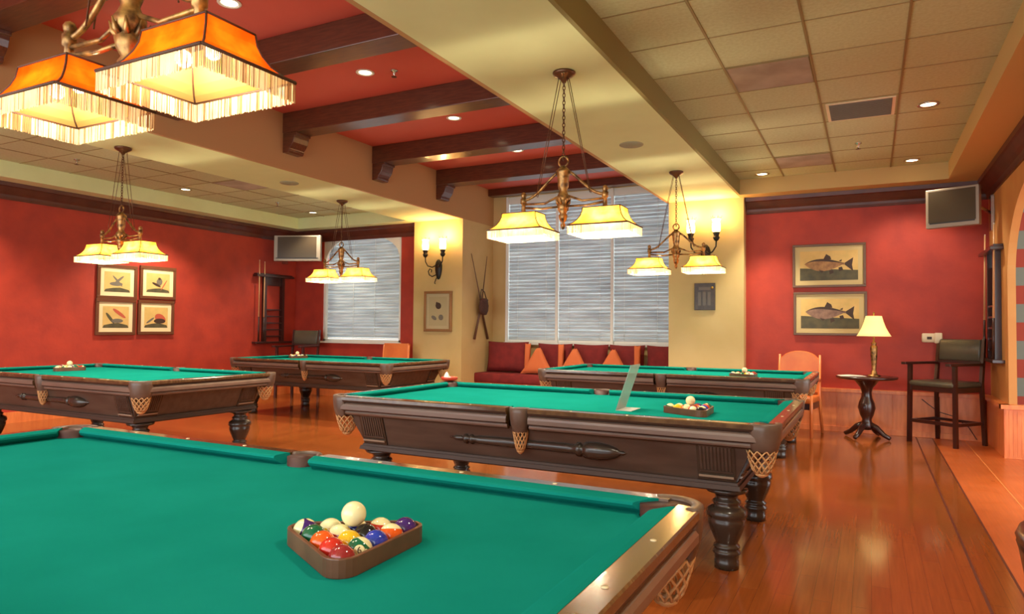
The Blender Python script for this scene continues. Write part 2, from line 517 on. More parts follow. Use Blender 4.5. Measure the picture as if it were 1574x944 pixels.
struct('baseboard_bay', MB().box(-6.86, MX0 + .015, PY - .015, PY, 0, .14).box(MX1 + .015, -1.48, PY - .015, PY, 0, .14), WAINS)

# ceiling beams with corbels
for i, y in enumerate((2.55, 4.10, 5.66, 7.24, 8.77)):
    names = ['at the near end above the big orange lamp', 'second from the camera, above the orange lamp', 'with its corbel just right of the orange lamp',
             'in the middle of the red bay', 'next to last before the window']
    b = empty('ceiling_beam', (MX0, y, 3.45), 0, 'dark wood ceiling beam ' + names[i], 'beam', 'dark beams across the red ceiling')
    MB().box(0.0, 3.36, 0, .25, 0, .228).build('beam', BEAM, b, bevel=.006)
    cpz = [(0, 0), (0, -.22), (.085, -.22), (.10, -.20), (.10, -.175), (.125, -.15), (.155, -.11), (.17, -.06), (.175, -.03), (.20, -.03), (.20, 0)]
    MB().prism(cpz, 'y', .01, .24).build('corbel', BEAM, b, bevel=.004)
hb = MB().box(MX0 + .001, MX1 - .001, 10.40, 10.58, 3.56, 3.679)
tag(hb.build('ceiling_beam', BEAM), 'thin dark header beam across the top of the large window', 'beam', 'dark beams across the red ceiling')

# ------------------------------------------------------------------ windows with blinds
def slats(x0, x1, y, z0, z1, pitch=.060):
    b = MB()
    rnd = random.Random(3)
    sec = [(.012, 0), (-.006, .014), (-.012, .038), (-.006, .064), (-.004, .064), (-.010, .038), (-.004, .015), (.014, .001)]
    for i in range(int((z1 - z0) / pitch)):
        z = z0 + i * pitch
        t = rnd.uniform(-.12, .12)
        dz = rnd.uniform(-.002, .002)
        b.prism([(y + py + (pz - .03) * t, z + pz + dz) for py, pz in sec], 'x', x0, x1)
    return b
fr = MB()
fr.box(BX0, BX1, YW + .02, YW + .10, BZ0, BZ0 + .05).box(BX0, BX1, YW + .02, YW + .10, BZ1 - .05, BZ1)
for x in (BX0 + .02, -4.655, -3.685, BX1 - .02): fr.box(x - .022, x + .022, YW - .03, YW + .10, BZ0, BZ1)
wf = struct('window_1', fr, WHITE)
wg = MB().box(BX0 + .02, BX1 - .02, YW + .11, YW + .118, BZ0, BZ1).build('window_pane', GLASS, wf)
struct('trim_12', MB().box(BX0 - .02, BX1 + .02, YW - .05, YW + .02, BZ0 - .04, BZ0), WHITE)
for i, (a, b_) in enumerate(((BX0 + .045, -4.68), (-4.63, -3.71), (-3.66, BX1 - .045))):
    e = empty('venetian_blind', ((a + b_) / 2, YW + .02, BZ0), 0, 'closed white venetian blind in the %s pane of the large window' % ('left', 'middle', 'right')[i], 'blind', 'blinds of the large window')
    h = (b_ - a) / 2
    slats(-h, h, 0, .03, BZ1 - BZ0 - .06).build('slats', BLIND, e)
    MB().box(-h, h, -.02, .02, BZ1 - BZ0 - .12, BZ1 - BZ0 - .001).build('head_rail', WHITE, e)
    MB().box(-h, h, -.014, .014, 0.005, .028).build('bottom_rail', WHITE, e)
    c = MB()
    for s_ in (-.6, .6): c.tube([(h * s_, -.022, .03), (h * s_, -.022, 2.4)], .0025, 5)
    c.build('ladder_cords', WHITE, e)
# arched left window
fr = MB()
n = 20
hw = (WX1 - WX0) / 2; cxw = (WX0 + WX1) / 2
sp = 2.42; rise = WZ1 - sp - .02
arc = [(cxw + (hw - .05) * math.cos(PI * i / n), sp + rise * abs(math.sin(PI * i / n)) ** .75) for i in range(n + 1)]
# filler panel around the arch (one n-gon per half)
for half in (0, 1):
    pts = arc[:n // 2 + 1] if half == 0 else arc[n // 2:]
    cx_ = WX1 if half == 0 else WX0
    if half == 0: pl = [(WX1, WZ1), (cxw, WZ1)] + [arc[n // 2]] + list(reversed(pts[:-1])) + [(WX1, sp)]
    else: pl = [(cxw, WZ1), (WX0, WZ1), (WX0, sp)] + list(reversed(pts[1:])) + [arc[n // 2]]
    fr.prism(pl, 'y', YB + .02, YB + .06)
fr.box(WX0, WX0 + .05, YB + .02, YB + .10, WZ0, sp).box(WX1 - .05, WX1, YB + .02, YB + .10, WZ0, sp).box(WX0, WX1, YB + .02, YB + .10, WZ0, WZ0 + .04)
wf = struct('window_2', fr, WHITE)
MB().box(WX0, WX1, YB + .14, YB + .148, WZ0, WZ1).build('window_pane', GLASS, wf)
struct('trim_13', MB().box(WX0 - .03, WX1 + .03, YB - .03, YB + .02, WZ0 - .035, WZ0), WHITE)
e = empty('venetian_blind', (cxw, YB + .09, WZ0 + .04), 0, 'closed pale venetian blind in the arched window on the red wall', 'blind')
slats(-hw + .05, hw - .05, 0, .03, 1.83).build('slats', BLIND, e)
MB().box(-hw + .05, hw - .05, -.014, .014, 0.005, .028).build('bottom_rail', WHITE, e)
c = MB()
for s_ in (-.25, .3): c.tube([(hw * s_, -.022, .03), (hw * s_, -.022, 1.8)], .003, 5)
c.build('ladder_cords', WHITE, e)
# daylight outside the windows
light('AREA', 'daylight_bay', (-4.17, YW + .9, 2.3), 56, (.93, .98, 1), size=3.0, rot=(-PI / 2, 0, 0))
light('AREA', 'daylight_left', (cxw, YB + .9, 2.0), 40, (.82, .92, 1), size=2.0, rot=(-PI / 2, 0, 0))

# ------------------------------------------------------------------ pool tables
HX, HY, ZT = 1.452, 0.758, 0.80
BEDZ = 0.765
PCX, PCY, PR = HX - .095, HY - .095, .067       # corner pocket centre / throat radius
SPY, SR = HY - .060, .056                        # side pocket
def rail_profile():
    return [(0.004, .800), (0.062, .802), (0.062, .700), (.050, .672), (.034, .672), (.026, .680), (.020, .690), (.024, .700), (.010, .704), (.004, .712),
            (.002, .735), (.006, .748), (.018, .756), (.004, .764), (0.0, .775), (0.0, .795)]
RSEG = [0, 2, 3, 3, 3, 2, 2, 3, 3, 2, 2, 2, 3, 3, 0, 0]
def rail_sec(u, t, side):
    # u inward distance, t coordinate along -> local xy for side
    return {'n': (t, -HY + u), 'f': (t, HY - u), 'l': (-HX + u, t), 'r': (HX - u, t)}[side]
def sweep(mb, prof, side, e0, e1, m=0, segs=None):
    n = len(prof)
    vs = []
    for ends in (e0, e1):
        for u, z in prof:
            x, y = rail_sec(u, ends(u), side)
            vs.append((x, y, z))
    fs = [(i, (i + 1) % n, n + (i + 1) % n, n + i) for i in range(n)] + [tuple(range(n - 1, -1, -1)), tuple(range(n, 2 * n))]
    mb.add(vs, fs, m)
    if segs:
        for i in range(n): mb.m[len(mb.m) - n - 2 + i] = segs[i]
def make_table():
    root = empty('pool_table', (0, 0, 0))
    # bed with pocket cut-outs
    X, Y = HX - .075, HY - .065
    pts = []
    def arcpts(cx, cy, r, a0, a1, n=8):
        return [(cx + r * math.cos(math.radians(a0 + (a1 - a0) * i / n)), cy + r * math.sin(math.radians(a0 + (a1 - a0) * i / n))) for i in range(n + 1)]
    r = PR + .006
    pts += arcpts(PCX + .0, -PCY, r, 225 + 0, 45 + 0)[0:0]
    # bottom edge left->right
    pts += [(-PCX + r, -Y)] if False else []
    pts += arcpts(-PCX, -PCY, r, 180, -90 + 0)[::1] if False else []
    bed = []
    bed += [(-PCX + .02, -Y)] + [(-SR, -Y)] + arcpts(0, -SPY - .012, SR, 170, 10) + [(SR, -Y), (PCX - .075, -Y)]
    bed += arcpts(PCX, -PCY, r, 190, 80) + [(X, -PCY + .08), (X, PCY - .08)]
    bed += arcpts(PCX, PCY, r, 280, 170) + [(PCX - .075, Y), (SR, Y)] + arcpts(0, SPY + .012, SR, -10, -170) + [(-SR, Y), (-PCX + .075, Y)]
    bed += arcpts(-PCX, PCY, r, 10, -100) + [(-X, PCY - .08), (-X, -PCY + .08)]
    bed += arcpts(-PCX, -PCY, r, 100, -10)
    bed = [bed[i] for i in range(1, len(bed))]
    MB().prism(bed, 'z', BEDZ - .03, BEDZ).build('playing_cloth', CLOTH, root)
    # foot spot and faint head string are chalk marks in the cloth: none needed
    cush = [(.062, .803), (.075, .804), (.112, .800), (.120, .797), (.122, .790), (.112, .779), (.090, .7655), (.062, .7655)]
    spans = [('n', 1), ('n', -1), ('f', 1), ('f', -1), ('l', 0), ('r', 0)]
    for side, sgn in spans:
        rl = MB(); cu = MB()
        if side in 'nf':
            e0 = lambda u: sgn * .072
            e1 = lambda u: sgn * (HX - .098)
            sweep(rl, rail_profile(), side, e0, e1, 0, RSEG)
            c0 = lambda u: sgn * (.062 + (u - .062) * .35)
            c1 = lambda u: sgn * (HX - .125 - (u - .062) * .95)
            sweep(cu, cush, side, c0, c1)
            sights = [sgn * (HX - .12) * q / 4 for q in (1, 2, 3)]
        else:
            sweep(rl, rail_profile(), side, lambda u: -(HY - .098), lambda u: HY - .098, 0, RSEG)
            sweep(cu, cush, side, lambda u: -(HY - .125 - (u - .062) * .95), lambda u: HY - .125 - (u - .062) * .95)
            sights = [(HY - .12) * q / 2 for q in (-1, 0, 1)]
        for t in sights:
            x, y = rail_sec(.033, t, side)
            rl.lathe([(.0075, .8005), (.0075, .8025), (1e-6, .8026)], (x, y, 0), 12, 1)
        ro = rl.build('rail', [RAILW, PEARL, BLINDW, GROOVE], root)
        cu.build('cushion', CLOTH, ro)
    # table blinds are dark: separate lower moulding strip below each rail handled in rail profile
    # corner pockets
    def pocket(cx, cy, a0, a1, R, r, name='pocket'):
        p = MB()
        n = 14
        A = [math.radians(a0 + (a1 - a0) * i / n) for i in range(n + 1)]
        prof = [(R - .004, .8035), (R + .001, .800), (R + .001, .770), (R - .002, .735), (R - .008, .70), (R - .020, .665), (R - .030, .655), (r + .0, .66), (r, .69), (r - .002, .77), (r, .800), (r + .004, .8035)]
        vs = []
        k = len(prof)
        for a in A:
            for rr, z in prof:
                vs.append((cx + rr * math.cos(a), cy + rr * math.sin(a), z))
        fs = []
        for i in range(n):
            for j in range(k):
                fs.append((i * k + j, (i + 1) * k + j, (i + 1) * k + (j + 1) % k, i * k + (j + 1) % k))
        fs += [tuple(range(k)), tuple(range(n * k + k - 1, n * k - 1, -1))]
        p.add(vs, fs, 0, True)
        po = p.build(name, LEATHER, root)
        # dark leather lining
        MB().lathe([(r + .004, .796), (r + .003, .70), (r - .01, .66), (1e-6, .655)], (cx, cy, 0), 20, 0).build('pocket_lining', LEATHERD, po)
        # net: crossing cords on a tapering basket
        nt = MB()
        w = 11
        for s_ in (1, -1):
            for i in range(w):
                a = 2 * PI * i / w
                pt = []
                for q in range(7):
                    f = q / 6
                    rr = (R - .022) * (1 - f) ** .6 * .62 + (R - .022) * .38
                    zz = .668 - .125 * f
                    aa = a + s_ * f * 1.5
                    pt.append((cx + rr * math.cos(aa), cy + rr * math.sin(aa), zz))
                nt.tube(pt, .0042, 5)
        rr = (R - .022) * .38
        nt.lathe([(rr + .002, .548), (rr + .006, .543), (rr + .002, .536), (rr * .5, .526), (1e-6, .522)], (cx, cy, 0), 14)
        nt.build('pocket_net', NETM, po)
    for sx in (1, -1):
        for sy in (1, -1):
            base = math.degrees(math.atan2(sy, sx))
            pocket(sx * PCX, sy * PCY, base - 75, base + 75, .098, PR)
    for sy in (1, -1):
        pocket(0, sy * SPY, sy * 90 - 78, sy * 90 + 78, .068, SR - .004)
    # cabinet body: tapered box
    def fr_(ix, iy, z): return [(-HX + ix, -HY + iy, z), (HX - ix, -HY + iy, z), (HX - ix, HY - iy, z), (-HX + ix, HY - iy, z)]
    cb = MB().hexa(fr_(.23, .13, .475), fr_(.135, .062, .685))
    cb.build('cabinet', TWOOD, root)
    bm = MB().hexa(fr_(.215, .115, .462), fr_(.218, .118, .476)).hexa(fr_(.20, .10, .438), fr_(.205, .105, .462)).hexa(fr_(.23, .13, .425), fr_(.22, .12, .438))
    bm.build('base_moulding', MOULD, root)
    # fluted corner panels on the sloped faces
    def face_pt(side, t, z, out):
        f = (z - .475) / (.685 - .475)
        iy = .13 + (.062 - .13) * f; ix = .23 + (.135 - .23) * f
        return {'n': (t, -HY + iy - out, z), 'f': (t, HY - iy + out, z), 'l': (-HX + ix - out, t, z), 'r': (HX - ix + out, t, z)}[side]
    def slab(mb, side, t0, t1, z0, z1, o1, m=0, o0=-.004):
        b = [face_pt(side, t0, z0, o0), face_pt(side, t1, z0, o0), face_pt(side, t1, z0, o1), face_pt(side, t0, z0, o1)]
        t = [face_pt(side, t0, z1, o0), face_pt(side, t1, z1, o0), face_pt(side, t1, z1, o1), face_pt(side, t0, z1, o1)]
        mb.hexa(b, t, m)
    for side, L, ins in (('n', HX, .22), ('f', HX, .22), ('l', HY, .13), ('r', HY, .13)):
        for s_ in (1, -1):
            t1 = s_ * (L - ins - .005); t0 = s_ * (L - ins - .20)
            q = MB(); slab(q, side, t0, t1, .478, .682, .008)
            po = q.build('corner_panel', TDARK, root)
            q = MB()
            for i in range(9):
                a = t0 + (t1 - t0) * (i + .9) / 10.5; b_ = a + (t1 - t0) * .055
                slab(q, side, a, b_, .535, .662, .0125)
            slab(q, side, t0 + s_ * .012, t1 - s_ * .012, .525, .533, .0135)
            slab(q, side, t0 + s_ * .012, t1 - s_ * .012, .664, .670, .0135)
            q.build('fluting', TWOOD, po)
            q = MB(); slab(q, side, t0 + s_ * .008, t1 - s_ * .008, .497, .509, .020)
            q.build('panel_bar', BARM, po)
    # applied turned spindles on the long sides
    for side, sy in (('n', -1), ('f', 1)):
        prof = [(1e-6, -.52), (.006, -.515), (.008, -.49), (.016, -.475), (.018, -.43), (.010, -.42), (.030, -.405), (.034, -.385), (.018, -.375), (.030, -.36), (.034, -.345), (.022, -.335), (.028, -.30),
                (.031, -.10), (.028, .10), (.031, .28), (.030, .34), (.044, .355), (.044, .375), (.028, .385), (.048, .40), (.054, .44), (.054, .49), (.046, .54), (.028, .59), (.012, .61), (.014, .625), (1e-6, .645)]
        f = (.585 - .475) / .21
        y = sy * (HY - (.13 + (.062 - .13) * f) - .002)
        MB().lathe(prof, (0, y, .580), 16, axis='x').build('carved_spindle', TDARK, root)
    # legs
    lp = [(.108, .428), (.112, .418), (.104, .408), (.075, .400), (.060, .388), (.058, .372), (.072, .362), (.076, .352), (.068, .342), (.080, .330), (.100, .318), (.108, .300), (.106, .282), (.094, .270),
          (.100, .262), (.096, .235), (.084, .20), (.070, .165), (.058, .138), (.056, .130), (.068, .122), (.070, .112), (.058, .104), (.070, .094), (.074, .082), (.062, .072), (.064, .060), (.060, .048), (.064, .04), (.064, 0.0)]
    for sx in (1, -1):
        for sy in (1, -1):
            MB().lathe(lp[::-1], (sx * 1.16, sy * .53, 0), 20).build('leg', TDARK, root)
    return root
MOULD = mat('base_moulding_wood', (70, 52, 42), 0.5, spec=.3)
BARM = mat('panel_bar_wood', (150, 136, 118), 0.2, coat=0.5)
TABLES = {
    'nearest': (-1.852, 1.212), 'left': (-6.752, 4.36), 'middle': (-1.85, 4.386), 'far left': (-6.865, 7.782), 'far right': (-1.973, 7.954)}
TL = {
    'nearest': 'green baize pool table filling the foreground, cut by the frame edge',
    'left': 'dark wood pool table before the long red wall with four small prints',
    'middle': 'pool table with the clear sign holder standing on its cloth',
    'far left': 'pool table beside the arched window, small in the distance',
    'far right': 'pool table in front of the window seat with pillows'}
proto = make_table()
for i, (k_, (x, y)) in enumerate(TABLES.items()):
    o = proto if i == 0 else copy_tree(proto)
    o.location = (x, y, 0)
    tag(o, TL[k_], 'pool table', 'pool tables in the billiard room')

# ------------------------------------------------------------------ chandeliers
def make_chandelier(shade_m, e_bulb, dark=0.0):
    root = empty('billiard_chandelier', (0, 0, 0))
    MB().lathe([(.012, -.075), (.02, -.06), (.035, -.045), (.06, -.03), (.075, -.02), (.08, -.008), (.078, 0)], (0, 0, 0), 24).build('canopy', IRONB, root)
    # centre chain
    c = MB()
    z = -.07; i = 0
    while z > -.60:
        pts = []
        for q in range(11):
            a = 2 * PI * q / 10
            dx, dz = .009 * math.cos(a), .017 * math.sin(a)
            pts.append((dx, 0, z - .014 + dz) if i % 2 else (0, dx, z - .014 + dz))
        c.tube(pts, .0032, 5)
        z -= .026; i += 1
    c.build('chain', IRONB, root)
    for sx in (1, -1):
        for sy in (1, -1):
            MB().tube([(sx * .03, sy * .02, -.04), (sx * .20, sy * .012, -.855)], .0028, 5).build('suspension_rod', IRONB, root)
    b = MB()
    b.tube([(.035 * math.cos(2 * PI * q / 16), 0, -.625 + .035 * math.sin(2 * PI * q / 16)) for q in range(17)], .007, 8)
    b.lathe([(1e-6, -1.10), (.012, -1.085), (.018, -1.065), (.010, -1.05), (.024, -1.03), (.032, -1.0), (.022, -.985), (.036, -.96), (.042, -.93), (.030, -.915), (.044, -.90), (.046, -.87), (.034, -.85),
             (.026, -.83), (.036, -.80), (.040, -.74), (.048, -.70), (.050, -.69), (.040, -.68), (.026, -.665), (.016, -.655), (1e-6, -.65)], (0, 0, 0), 20)
    b.build('body', IRONBR, root)
    for i in range(8):
        a = 2 * PI * i / 8
        lf = MB()
        for z0, s_ in ((-.93, .9),):
            lf.tube([(.03 * s_ * math.cos(a), .03 * s_ * math.sin(a), z0), (.05 * s_ * math.cos(a), .05 * s_ * math.sin(a), z0 + .02), (.062 * s_ * math.cos(a), .062 * s_ * math.sin(a), z0 + .05)], [.010, .009, .002], 6)
        lf.build('leaf_ornament', IRONBR, root)
    for sx in (1, -1):
        am = MB()
        pts = []
        for q in range(13):
            t = q / 12
            x = .045 + .255 * t
            z = -.70 - .17 * math.sin(t * PI / 2) ** 1.3 
            pts.append((sx * x, 0, z))
        am.tube(pts, .010, 8)
        am.tube([(sx * .04, 0, -.865), (sx * .14, 0, -.905), (sx * .30, 0, -.90)], .008, 8)
        am.tube([(sx * .04, 0, -.935), (sx * .16, 0, -.94), (sx * .29, 0, -.925)], .008, 8)
        ao = am.build('arm', IRONBR, root)
        f = MB().lathe([(.034, -.985), (.034, -.975), (.016, -.965), (.014, -.90), (.022, -.895), (.022, -.86), (.014, -.855), (.018, -.845), (.020, -.832), (.014, -.82), (1e-6, -.812)], (sx * .305, 0, 0), 14)
        f.box(sx * .305 - .09, sx * .305 + .09, -.006, .006, -.975, -.967).box(sx * .305 - .006, sx * .305 + .006, -.06, .06, -.975, -.967)
        f.build('shade_fitter', IRONBR, ao)
        # flared rectangular shade
        cx = sx * .305
        lev = [(.130, .080, -.968), (.134, .084, -1.000), (.144, .094, -1.028), (.162, .110, -1.056), (.186, .132, -1.078), (.210, .155, -1.092)]
        sh = MB(); vs = []
        for hx, hy, z in lev: vs += [(cx - hx, -hy, z), (cx + hx, -hy, z), (cx + hx, hy, z), (cx - hx, hy, z)]
        fs = []
        for j in range(len(lev) - 1):
            for q in range(4):
                fs.append((j * 4 + q, j * 4 + (q + 1) % 4, (j + 1) * 4 + (q + 1) % 4, (j + 1) * 4 + q))
        sh.add(vs, fs)
        so = sh.build('lamp_shade', shade_m, root)
        tr = MB()
        for q in range(4):
            tr.tube([(cx + (1 if q in (1, 2) else -1) * hx, (1 if q in (2, 3) else -1) * hy, z) for hx, hy, z in lev], .0035, 5)
        for hx, hy, z, r_ in ((*lev[0], .0035), (*lev[-1], .005)):
            P = [(cx - hx, -hy, z), (cx + hx, -hy, z), (cx + hx, hy, z), (cx - hx, hy, z)]
            for q in range(4): tr.tube([P[q], P[(q + 1) % 4]], r_, 5)
        tr.build('shade_braid', TRIM, so)
        fg = MB()
        rnd = random.Random(5)
        hx, hy, z = lev[-1]
        for (ax, ay, bx, by) in ((-hx, -hy, hx, -hy), (hx, -hy, hx, hy), (hx, hy, -hx, hy), (-hx, hy, -hx, -hy)):
            L = math.hypot(bx - ax, by - ay); nn = int(L / .0052)
            for layer in (0, 1):
                for q in range(nn):
                    t0 = (q + rnd.uniform(0, .3)) / nn; t1 = t0 + rnd.uniform(.45, .8) / nn
                    ln = .057 + rnd.uniform(-.003, .002)
                    o_ = layer * .003
                    s1 = 1 - o_ / .2
                    x0, y0 = cx + (ax + (bx - ax) * t0) * s1, (ay + (by - ay) * t0) * s1
                    x1, y1 = cx + (ax + (bx - ax) * t1) * s1, (ay + (by - ay) * t1) * s1
                    j_ = rnd.uniform(-.001, .001)
                    fg.add([(x0, y0, z), (x1, y1, z), (x1 + j_, y1, z - ln), (x0 + j_, y0, z - ln)], [(0, 1, 2, 3)], 1 if rnd.random() < dark else 0)
        fg.build('bead_fringe', [FRINGE, FRINGED], so)
        bl = MB()
        for dx in (-.06, .06):
            MB().ball((cx + dx, 0, -1.03), .024, 14).build('bulb', BULBM, root)
        for dx in (-.06, .06):
            light('POINT', 'bulb_light', (cx + dx, 0, -1.058), e_bulb / 2, WARM, root, .02)
    return root
CH = [('nearest', (-1.95, 1.27), 'large orange chandelier with fringed shades hanging over the foreground table'),
      ('middle', (-1.875, 4.36), 'double-shade chandelier hanging over the middle pool table, before the large window'),
      ('far right', (-1.93, 7.70), 'double-shade chandelier farthest to the right, in front of the right pillar sconce'),
      ('left', (-6.66, 4.30), 'double-shade chandelier hanging before the red wall with the four small prints'),
      ('far left', (-6.62, 7.50), 'double-shade chandelier hanging before the arched window')]
fgc = make_chandelier(SHADE_O, E_NEAR, .35)
fgc.location = (*CH[0][1], HS)
tag(fgc, CH[0][2], 'chandelier', 'billiard chandeliers over the tables')
yc = make_chandelier(SHADE_Y, E_TABLE, .08)
for i, (k_, (x, y), lb) in enumerate(CH[1:]):
    o = yc if i == 0 else copy_tree(yc)
    o.location = (x, y, HS)
    tag(o, lb, 'chandelier', 'billiard chandeliers over the tables')

# ------------------------------------------------------------------ balls and racks
BC = {'yellow': (238, 190, 40), 'blue': (40, 60, 170), 'red': (206, 48, 34), 'purple': (66, 34, 110), 'orange': (236, 96, 30), 'green': (16, 100, 66), 'maroon': (150, 42, 44), 'black': (24, 22, 26)}
BW = mat('ball_cream', (244, 236, 180), 0.12, coat=0.3)
BM = {k_: mat('ball_' + k_, v, 0.12, coat=0.3) for k_, v in BC.items()}
BR = .0286
def ball_mat(col, stripe):
    m = mat('ball_%s_%s' % (col, 'striped' if stripe else 'solid'), BC[col], 0.12, coat=0.3)
    nt = m.node_tree
    tc = nt.nodes.new('ShaderNodeTexCoord'); sx = nt.nodes.new('ShaderNodeSeparateXYZ')
    nt.links.new(tc.outputs['Object'], sx.inputs[0])
    def over(out, lim):
        a = nt.nodes.new('ShaderNodeMath'); a.operation = 'ABSOLUTE'; nt.links.new(out, a.inputs[0])
        b = nt.nodes.new('ShaderNodeMath'); b.operation = 'GREATER_THAN'; b.inputs[1].default_value = lim; nt.links.new(a.outputs[0], b.inputs[0])
        return b.outputs[0]
    f = over(sx.outputs[0], .0266)
    if stripe:
        mx = nt.nodes.new('ShaderNodeMath'); mx.operation = 'MAXIMUM'
        nt.links.new(f, mx.inputs[0]); nt.links.new(over(sx.outputs[2], .0150), mx.inputs[1]); f = mx.outputs[0]
    mc = nt.nodes.new('ShaderNodeMix'); mc.data_type = 'RGBA'
    mc.inputs[6].default_value = lin(BC[col]); mc.inputs[7].default_value = lin((244, 236, 180))
    nt.links.new(f, mc.inputs[0]); nt.links.new(mc.outputs[2], nt.nodes['Principled BSDF'].inputs['Base Color'])
    return m
def ball_mesh(col, stripe, digit=None):
    mb = MB()
    n, k = 28, 18
    vs = [(BR * math.sin(PI * j / k) * math.cos(2 * PI * i / n), BR * math.sin(PI * j / k) * math.sin(2 * PI * i / n), -BR * math.cos(PI * j / k)) for j in range(k + 1) for i in range(n)]
    for j in range(k):
        for i in range(n):
            zc = -math.cos(PI * (j + .5) / k)
            a = 2 * PI * (i + .5) / n
            x = math.sin(PI * (j + .5) / k) * math.cos(a)
            m_ = 0
            mb.f.append((j * n + i, j * n + (i + 1) % n, (j + 1) * n + (i + 1) % n, (j + 1) * n + i)); mb.m.append(m_); mb.s.append(True)
    mb.v = vs
    return mb
KINDS = [('yellow', 0), ('blue', 0), ('red', 0), ('purple', 0), ('orange', 0), ('green', 0), ('maroon', 0), ('black', 0),
         ('yellow', 1), ('blue', 1), ('red', 1), ('purple', 1), ('orange', 1), ('green', 1), ('maroon', 1)]
ballproto = {}
def place_ball(col, stripe, p, rot, tname):
    key = (col, stripe)
    if key not in ballproto:
        mb = ball_mesh(col, stripe)
        o = mb.build('billiard_ball', ball_mat(col, stripe) if col else BW)
        ballproto[key] = o
    else:
        o = ballproto[key].copy(); sc.collection.objects.link(o)
    o.location = p; o.rotation_euler = rot
    if col is None:
        lb = 'cream cue ball perched on top of the racked balls on the %s table' % tname
    else:
        lb = '%s %s ball in the wooden rack on the %s pool table' % ('solid' if not stripe else 'white and', col + (' striped' if stripe else ''), tname)
    tag(o, lb, 'billiard ball', 'racked balls on the %s table' % tname)
    return o
S_ = .0578
def rack(cx, cy, ang, tname, layout, tilts=None):
    vs = [Vector((cx + S_ * 4 / math.sqrt(3) * math.cos(ang + q * 2 * PI / 3), cy + S_ * 4 / math.sqrt(3) * math.sin(ang + q * 2 * PI / 3), 0)) for q in range(3)]
    rnd = random.Random(11)
    pos = {}
    for i in range(5):
        for j in range(5 - i):
            pos[(i, j)] = (vs[0] * (4 - i - j) + vs[1] * i + vs[2] * j) / 4
    for key, (col, st_) in layout.items():
        p = pos[key]
        rot = (rnd.uniform(-1.2, 1.2), rnd.uniform(-1.2, 1.2), rnd.uniform(0, 6))
        if tilts and key in tilts: rot = tilts[key]
        place_ball(col, st_, (p.x, p.y, BEDZ + BR), rot, tname)
    q = (pos[(0, 2)] + pos[(1, 1)] + pos[(1, 2)]) / 3
    place_ball(None, 0, (q.x, q.y, BEDZ + BR + S_ * .8165), (0, 0, 0), tname)
    # triangle frame: rounded corners
    inner, outer = [], []
    for q in range(3):
        a = ang + q * 2 * PI / 3
        for t in range(7):
            an = a - PI / 3 + (2 * PI / 3) * t / 6
            inner.append((vs[q].x + (BR + .002) * math.cos(an), vs[q].y + (BR + .002) * math.sin(an)))
            outer.append((vs[q].x + (BR + .012) * math.cos(an), vs[q].y + (BR + .012) * math.sin(an)))
    n = len(inner); fr_ = MB()
    vv = [(x, y, z) for z in (BEDZ, BEDZ + .040) for (x, y) in inner] + [(x, y, z) for z in (BEDZ, BEDZ + .040) for (x, y) in outer]
    fs = []
    for i in range(n):
        j = (i + 1) % n
        fs += [(i, j, n + j, n + i), (2 * n + i, 3 * n + i, 3 * n + j, 2 * n + j), (n + i, n + j, 3 * n + j, 3 * n + i), (i, 2 * n + i, 2 * n + j, j)]
    fr_.add(vv, fs)
    tag(fr_.build('ball_rack', RACKW, bevel=.002), 'triangular brown wooden ball rack on the %s pool table' % tname, 'ball rack', 'triangle racks on the tables')
LAY = {(0, 0): ('purple', 1), (1, 0): ('green', 0), (2, 0): ('orange', 0), (3, 0): ('red', 0), (4, 0): ('maroon', 0), (0, 1): ('yellow', 1), (0, 2): ('blue', 1), (0, 3): ('red', 1), (0, 4): ('purple', 0),
       (1, 3): ('orange', 1), (1, 1): ('maroon', 1), (1, 2): ('black', 0), (2, 1): ('yellow', 0), (2, 2): ('blue', 0), (3, 1): ('green', 1)}
ANG = math.radians(-177.7)
TIL = {(0, 0): (0, -1.15, .9), (1, 0): (1.2, 0, .7), (2, 0): (0, 0, .7), (3, 0): (0, 0, .8), (4, 0): (0, 0, .7), (0, 1): (.1, 0, .7), (0, 2): (0, 0, .7), (0, 3): (-.1, .1, .7), (0, 4): (0, 0, .7), (1, 3): (-.35, 0, .5),
       (2, 2): (0, 0, .7), (3, 1): (-.85, 0, -.4), (2, 1): (0, 0, .7), (1, 1): (.15, .1, .7), (1, 2): (0, 0, .7)}
rack(-1.043, 1.231, ANG, 'nearest', LAY, TIL)
def shuf(seed):
    r = random.Random(seed); ks = KINDS[:]; r.shuffle(ks)
    return {k_: ks[i] for i, k_ in enumerate(LAY)}
LAY3 = {(0, 0): ('green', 1), (0, 1): ('yellow', 1), (1, 0): ('yellow', 0), (2, 0): ('orange', 1), (3, 0): ('red', 1), (4, 0): ('black', 0), (1, 1): ('maroon', 1), (0, 2): ('blue', 1), (1, 2): ('orange', 0), (3, 1): ('purple', 1),
        (2, 1): ('maroon', 0), (2, 2): ('blue', 0), (1, 3): ('red', 0), (0, 3): ('purple', 0), (0, 4): ('green', 0)}
rack(-0.955, 4.215, ANG, 'middle', LAY3)
rack(-7.73, 4.43, math.radians(170), 'left', shuf(2))
rack(-8.03, 8.10, math.radians(170), 'far left', shuf(3))
rack(-1.19, 7.78, ANG, 'far right', shuf(4))
